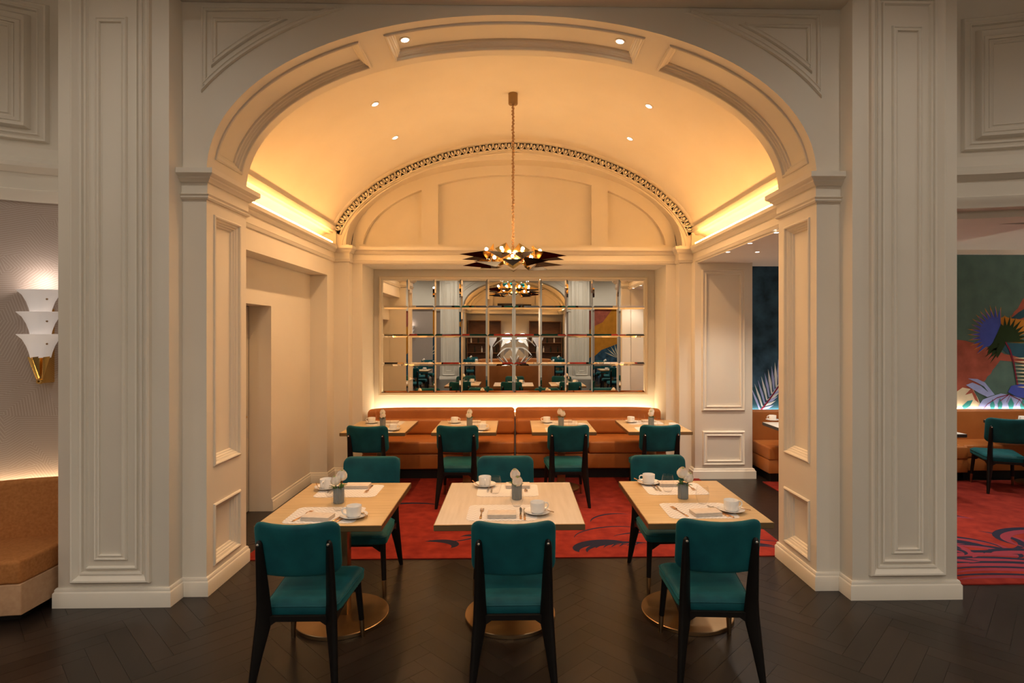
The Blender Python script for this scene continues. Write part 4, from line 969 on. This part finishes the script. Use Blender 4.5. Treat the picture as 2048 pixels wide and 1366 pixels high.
# neutral fill lamps for the hall, added as ceiling downlights
for x in (-4.6, -2.4, 0, 2.4, 4.6):
    for y in (2.4, -.4, -3.2, -6.0):
        downlight((x, y, 4.698), (0, 0, -1), 'round fill downlight added in the hall ceiling', 'hall fill downlights', K_HALL * (.6 if y > 2 else 1.1 if y > -2 else 1.7), HALLC, R(150), .05, lens_h)
for x in (-1.2, 1.2):
    downlight((x, -3.35 - 6.2, sez(x, *VA) - .003), (0, 0, -1), 'round downlight in the opposite vault', 'opposite vault downlights', K_VSPOT)

# ------------------------------------------------------------------ wallpapered bay: banquette, sconce
def straight_banquette(x0, x1, yf, yb, label, group, m1=linen, mbase=tanb, zb=.10, top=.815, seat=.445, rz=0, orig=(0, 0)):
    t = thing('upholstered_banquette', label, 'banquette', (orig[0], orig[1], 0), rz, group)
    B().box(x0, x1, yb - .14, yb, .40, top).build('backrest', m1, t, bevel=.03, seg=4, ang=50)
    B().box(x0, x1, yf, yb - .13, .285, seat).build('seat_cushion', m1, t, bevel=.022, seg=4, ang=50)
    B().box(x0 + .004, x1 - .004, yf + .01, yb, zb, .287).build('base_panel', mbase, t, bevel=.008)
    B().box(x0 + .06, x1 - .06, yf + .09, yb - .02, 0, zb + .002).build('plinth', blackm, t)
    return t
bq = thing('upholstered_banquette', 'orange upholstered banquette against the leaf wallpaper beside the pier', 'banquette', (0, 0, 0))
bmap = lambda a, c, v: mpl(a, v, c)
bpath = [(.06 + 1.7 * i / 20, 0) for i in range(21)]
for nm_, pr, m_, rr in (('backrest', rprof(.09, .17, .25, .81, .028), linen, .02), ('seat_cushion', rprof(.155, .685, .258, .408, .022), linen, .02), ('base_panel', rprof(.10, .68, .062, .259, .008), tanb, .004)):
    pth, sc = loft_path_ends(bpath, rr, pr); B().sweep(pth, pr, bmap, pclosed=True, scales=sc).build(nm_, m_, bq, ang=50)
B().sweep([(.14 + 1.5 * i / 16, 0) for i in range(17)], [(.12, 0), (.12, .064), (.58, .064), (.58, 0)], bmap, pclosed=True).build('plinth', blackm, bq)
o = B()
o.grid([[mpl(x, .75, .035), mpl(x, .75, .06)] for x in xsl[1:14]]); oo = o.build('bay_light_strip', led_soft, recalc=False); tag(oo, 'glowing strip light behind the banquette of the wallpapered bay', 'strip light')
def sconce(loc, label, s=1.0):
    t = thing('tiered_sconce', label, 'sconce', loc, 0, 'tiered wall sconces')
    for k, z in enumerate((.245, .405, .562)):
        n = 40; rows = []
        for r_, h in ((.060, 0), (.068, .035), (.085, .085), (.112, .135), (.152, .172), (.149, .173), (.108, .134), (.080, .085), (.062, .035)):
            rows.append([(r_ * (1 + .05 * abs(sin(8 * pi * i / n / 2 + .4)) * (h / .172)) * cos(2 * pi * i / n), .10 * (r_ / .10) ** .6 * .75 * sin(2 * pi * i / n), z + h * .98) for i in range(n)])
        B().grid(rows, True).build('glass_tier', sconce_g, t, ang=60)
        B().sphere((.105, -.075, z + .10), .007, 8, 6).build('fixing_pin', bronze, t)
    for a in (-1, 0, 1):
        B().add([(a * .055 - .028, -.05 + abs(a) * .03, .255), (a * .055 + .028, -.05 + abs(a) * .03, .255), (a * .018 + .006, -.01, .09), (a * .018 - .006, -.01, .09), (a * .055, -.075 + abs(a) * .03, .25)], [(0, 4, 3), (4, 1, 2), (4, 2, 3)]).build('brass_leaf', gold, t, recalc=False)
    B().lathe([(.008, -.014), (.018, -.014), (.022, 0), (.018, .014), (.008, .014)], 16, (0, -.005, .075), 'Y').build('brass_ring', gold, t)
    B().box(-.02, .02, -.01, .101, .06, .60).build('back_plate', gold, t, bevel=.004)
    l = bpy.data.lights.new('sconce_lamp', 'POINT'); l.energy = 1.6; l.color = (1, .85, .75); l.shadow_soft_size = .05; lo = bpy.data.objects.new('sconce_lamp', l); COL.objects.link(lo); lo.parent = t; lo.location = (0, -.02, .80)
    return t
pS = mpl(.57, 0, 0)
sconce((-3.415, 4.17, 1.425), 'three-tier frosted glass sconce with brass leaves on the leaf wallpaper')

# ------------------------------------------------------------------ mural room furniture
straight_banquette(3.12, 5.62, 6.93, 7.58, 'tan leather banquette under the dark blue part of the mural', 'mural banquettes', leather, leather, zb=.12, top=.83)
straight_banquette(5.63, 8.3, 7.02, 7.58, 'tan leather banquette under the green part of the mural', 'mural banquettes', leather, leather, zb=.12, top=.83)
o = B().box(3.1, 8.4, 7.588, 7.612, .80, .808).build('mural_light_strip', led_cool); tag(o, 'glowing strip light behind the mural room banquettes', 'strip light')
table(3.42, 6.62, .72, .72, 'white topped dark-edged table seen through the side opening', 'mural room tables', z=.0101, base=.25, top=stone, edge=darktop)
table(4.56, 6.45, .72, .72, 'white topped dark-edged table beside the mural-side pier edge', 'mural room tables', z=.0101, base=.25, top=stone, edge=darktop)
table(6.36, 6.74, .80, .76, 'white topped dark-edged table in front of the green mural', 'mural room tables', z=.0101, base=.25, top=stone, edge=darktop)
chair(5.72, 6.58, R(-22), 'teal velvet chair in front of the green mural', 'mural room chairs').location.z = .0106
p = on_z(1545, 841, .755); put('cup', p.x, p.y, .7557, R(180), 'on the table seen through the side opening', 'in mural room'); put('saucer', p.x, p.y, .7505, 0, 'on the table seen through the side opening', 'in mural room')
p = on_z(2046, 843, .755); put('cup', p.x, p.y, .7557, R(190), 'on the table before the green mural', 'in mural room'); put('saucer', p.x, p.y, .7505, 0, 'on the table before the green mural', 'in mural room')
put('napkin', 3.30, 6.50, .7505, 0, 'on the table seen through the side opening', 'in mural room')

# ------------------------------------------------------------------ the hall behind, as the mirror shows it
def arc_banquette(cx_, cy_, r_, a0, a1, label):
    t = thing('curved_banquette', label, 'banquette', (cx_, cy_, 0), 0, 'curved hall banquettes')
    path = [(r_ * cos(R(a0 + (a1 - a0) * i / 24)), r_ * sin(R(a0 + (a1 - a0) * i / 24))) for i in range(25)]
    for nm, pr, m_ in (('backrest', rprof(-.07, .07, .10, .92, .06), leather), ('seat', rprof(.08, .58, .12, .45, .04), leather)):
        pth, sc = loft_path_ends(path, .06, pr)
        B().sweep(pth, pr, lambda a, c, v: (a, c, v), pclosed=True, scales=sc).build(nm, m_, t, ang=50)
    B().sweep(path, [(-.03, 0), (-.03, .12), (.5, .12), (.5, 0)], lambda a, c, v: (a, c, v)).build('plinth', blackm, t)
    return t
arc_banquette(0, -2.6, 1.25, 10, 170, 'curved cognac banquette facing away from the alcove in the hall')
arc_banquette(0, -3.9, 1.25, 190, 350, 'curved cognac banquette beyond the white palm sculpture in the hall')
ps = thing('palm_sculpture', 'white sculpted palm with broad drooping leaves in the middle of the hall', 'sculpture', (0, -3.1, 0))
B().lathe([(.0005, 0), (.28, 0), (.30, .05), (.24, .42), (.26, .46), (.0005, .46)], 24).build('planter', white_s, ps, ang=40)
B().tube([(0, 0, .4), (.03, 0, 1.0), (0, 0, 1.6)], [.07, .05, .04], 10).build('trunk', white_s, ps)
for k in range(10):
    a = 2 * pi * k / 10 + .3; z0 = 1.55 if k % 2 else 1.25; L_ = .75 if k % 2 else .6; rows = []
    for i in range(8):
        t_ = i / 7; c = Vector((cos(a) * L_ * t_, sin(a) * L_ * t_, z0 + .62 * t_ - .75 * t_ * t_)); sd = Vector((-sin(a), cos(a), 0)) * (.13 * sin(pi * min(1, t_ * .93 + .05)))
        rows.append([tuple(c - sd + Vector((0, 0, -.03))), tuple(c), tuple(c + sd + Vector((0, 0, -.03)))])
    B().grid(rows).build('palm_leaf', white_s, ps, recalc=False, ang=60)
for k in range(14):
    a = 2 * pi * k / 14; B().add([(0, 0, .5), (.5 * cos(a - .1), .5 * sin(a - .1), .95), (.62 * cos(a), .62 * sin(a), 1.08), (.5 * cos(a + .1), .5 * sin(a + .1), .95)], [(0, 1, 2, 3)]).build('spiky_leaf', white_s, ps, recalc=False)
for s_ in (-1, 1):
    t = thing('torchere_lamp', 'white torchere lamp with a glowing bowl beside the palm sculpture', 'lamp', (s_ * .78, -3.2, 0), 0, 'hall torcheres')
    B().lathe([(.0005, 0), (.13, 0), (.12, .04), (.03, .08), (.045, .5), (.03, .9), (.05, 1.2), (.03, 1.4), (.0005, 1.42)], 16).build('stem', white_s, t, ang=60)
    B().lathe([(.03, 1.40), (.08, 1.5), (.16, 1.62), (.20, 1.75)], 20).build('shade', sconce_g, t)
    t = thing('globe_lamp', 'round glowing globe on the back wall of the opposite alcove', 'lamp', (s_ * .36, FB - .33, 1.62), 0, 'globe lamps')
    B().sphere((0, .0, 0), .24, 20, 12, (1, .3, 1)).build('globe', globe_m, t); B().lathe([(.23, 0), (.27, 0), (.27, .04), (.23, .04)], 24, (0, -.06, 0), 'Y').build('rim', gold, t)
    # bottle cabinet
    t = thing('bar_cabinet', 'tall walnut bar cabinet with open shelves in the opposite alcove, ' + ('wallpaper side' if s_ < 0 else 'painted wall side'), 'cabinet', (s_ * 1.45, FB - .40, 0), 0, 'bar cabinets')
    B().box(-.78, .78, -.04, 0, 0, 2.45).build('back_panel', walnut, t)
    for x in (-.78, .75): B().box(x, x + .03, 0, .32, 0, 2.45).build('side_panel', walnut, t)
    for z in (.0, .9, 1.35, 1.8, 2.42): B().box(-.75, .75, 0, .32, z, z + .03).build('shelf', walnut, t)
    for k in range(8):
        bo = B().lathe([(.0005, 0), (.036, 0), (.036, .17), (.014, .22), (.014, .29), (.0005, .29)], 12).build('bottle', bottle_g if k % 3 else china)
        bo.location = (s_ * 1.45 - .6 + .17 * k, FB - .24, .93 if k % 2 else 1.38); tag(bo, ('dark' if k % 3 else 'white') + ' bottle on the bar cabinet of the opposite alcove, ' + ('wallpaper side' if s_ < 0 else 'painted wall side'), 'bottle', 'bar bottles')
gv = thing('vent_grille', 'dark slatted air vent over the opposite bar', 'vent', (0, -3.35 - 7.44, 3.05)); B().box(-.8, .8, -.0, .02, 0, .22).build('backing', grille, gv)
for k in range(6): B().box(-.8, .8, .02, .035, .01 + k * .036, .03 + k * .036).build('slat', darkmetal, gv)
hc = thing('hall_chandelier', 'chandelier of teal glass pieces and bare bulbs in the hall', 'chandelier', (0, -1.2, 3.42))
B().tube([(0, 0, 0), (0, 0, 1.28)], .012, 8).build('rod', gold, hc); B().lathe([(.02, .08), (.10, .02), (.02, -.05)], 16).build('hub', gold, hc)
for k in range(12):
    a = 2 * pi * k / 12; B().tube([(0, 0, 0), (.22 * cos(a), .22 * sin(a), -.06), (.42 * cos(a), .42 * sin(a), 0)], .008, 6).build('arm', gold, hc)
    B().sphere((.42 * cos(a), .42 * sin(a), .04), .018, 10, 8).build('bulb', globe_m, hc)
    B().sphere((.34 * cos(a + .26), .34 * sin(a + .26), -.09), .07, 10, 6, (1, 1, .6)).build('glass_piece', teal_gl, hc)
l = bpy.data.lights.new('hall_chandelier_lamp', 'POINT'); l.energy = K_HCH; l.color = HALLC; l.shadow_soft_size = .04; lo = bpy.data.objects.new('hall_chandelier_lamp', l); COL.objects.link(lo); lo.parent = hc; lo.location = (0, 0, -.12)
hall_spots = [(-3.0, -1.2), (-3.2, -4.0), (3.0, -1.4), (3.2, -4.2), (-1.7, -6.2), (1.7, -6.2)]
for i, (x, y) in enumerate(hall_spots):
    w_ = ('wallpaper side' if x < 0 else 'painted wall side') + (', before the far arch' if y < -6 else ', far row' if y < -3 else ', near row')
    table(x, y, .8, .8, 'oak pedestal table in the hall, ' + w_, 'hall tables')
    for q, (dx, dy, rz) in enumerate(((0, -.66, 0), (0, .66, pi))):
        chair(x + dx, y + dy, rz, 'teal chair at hall table, ' + w_ + (', facing alcove' if q == 0 else ', back to alcove'), 'hall chairs')
    for dx, dy in ((.2, -.2), (-.2, .2)): put('saucer', x + dx, y + dy, .7505, 0, 'at the hall table, ' + w_, 'on hall tables'); put('cup', x + dx, y + dy, .7557, 0, 'at the hall table, ' + w_, 'on hall tables')
    vz = mk_vase(30 + i); vz.location = (x, y, .75); tag(vz, 'grey vase of cream flowers at the hall table, ' + w_, 'vase', 'hall vases')
c = sconce((-4.3, -7.60, 1.425), 'three-tier frosted glass sconce on the far wallpapered wall'); c.rotation_euler = (0, 0, pi)
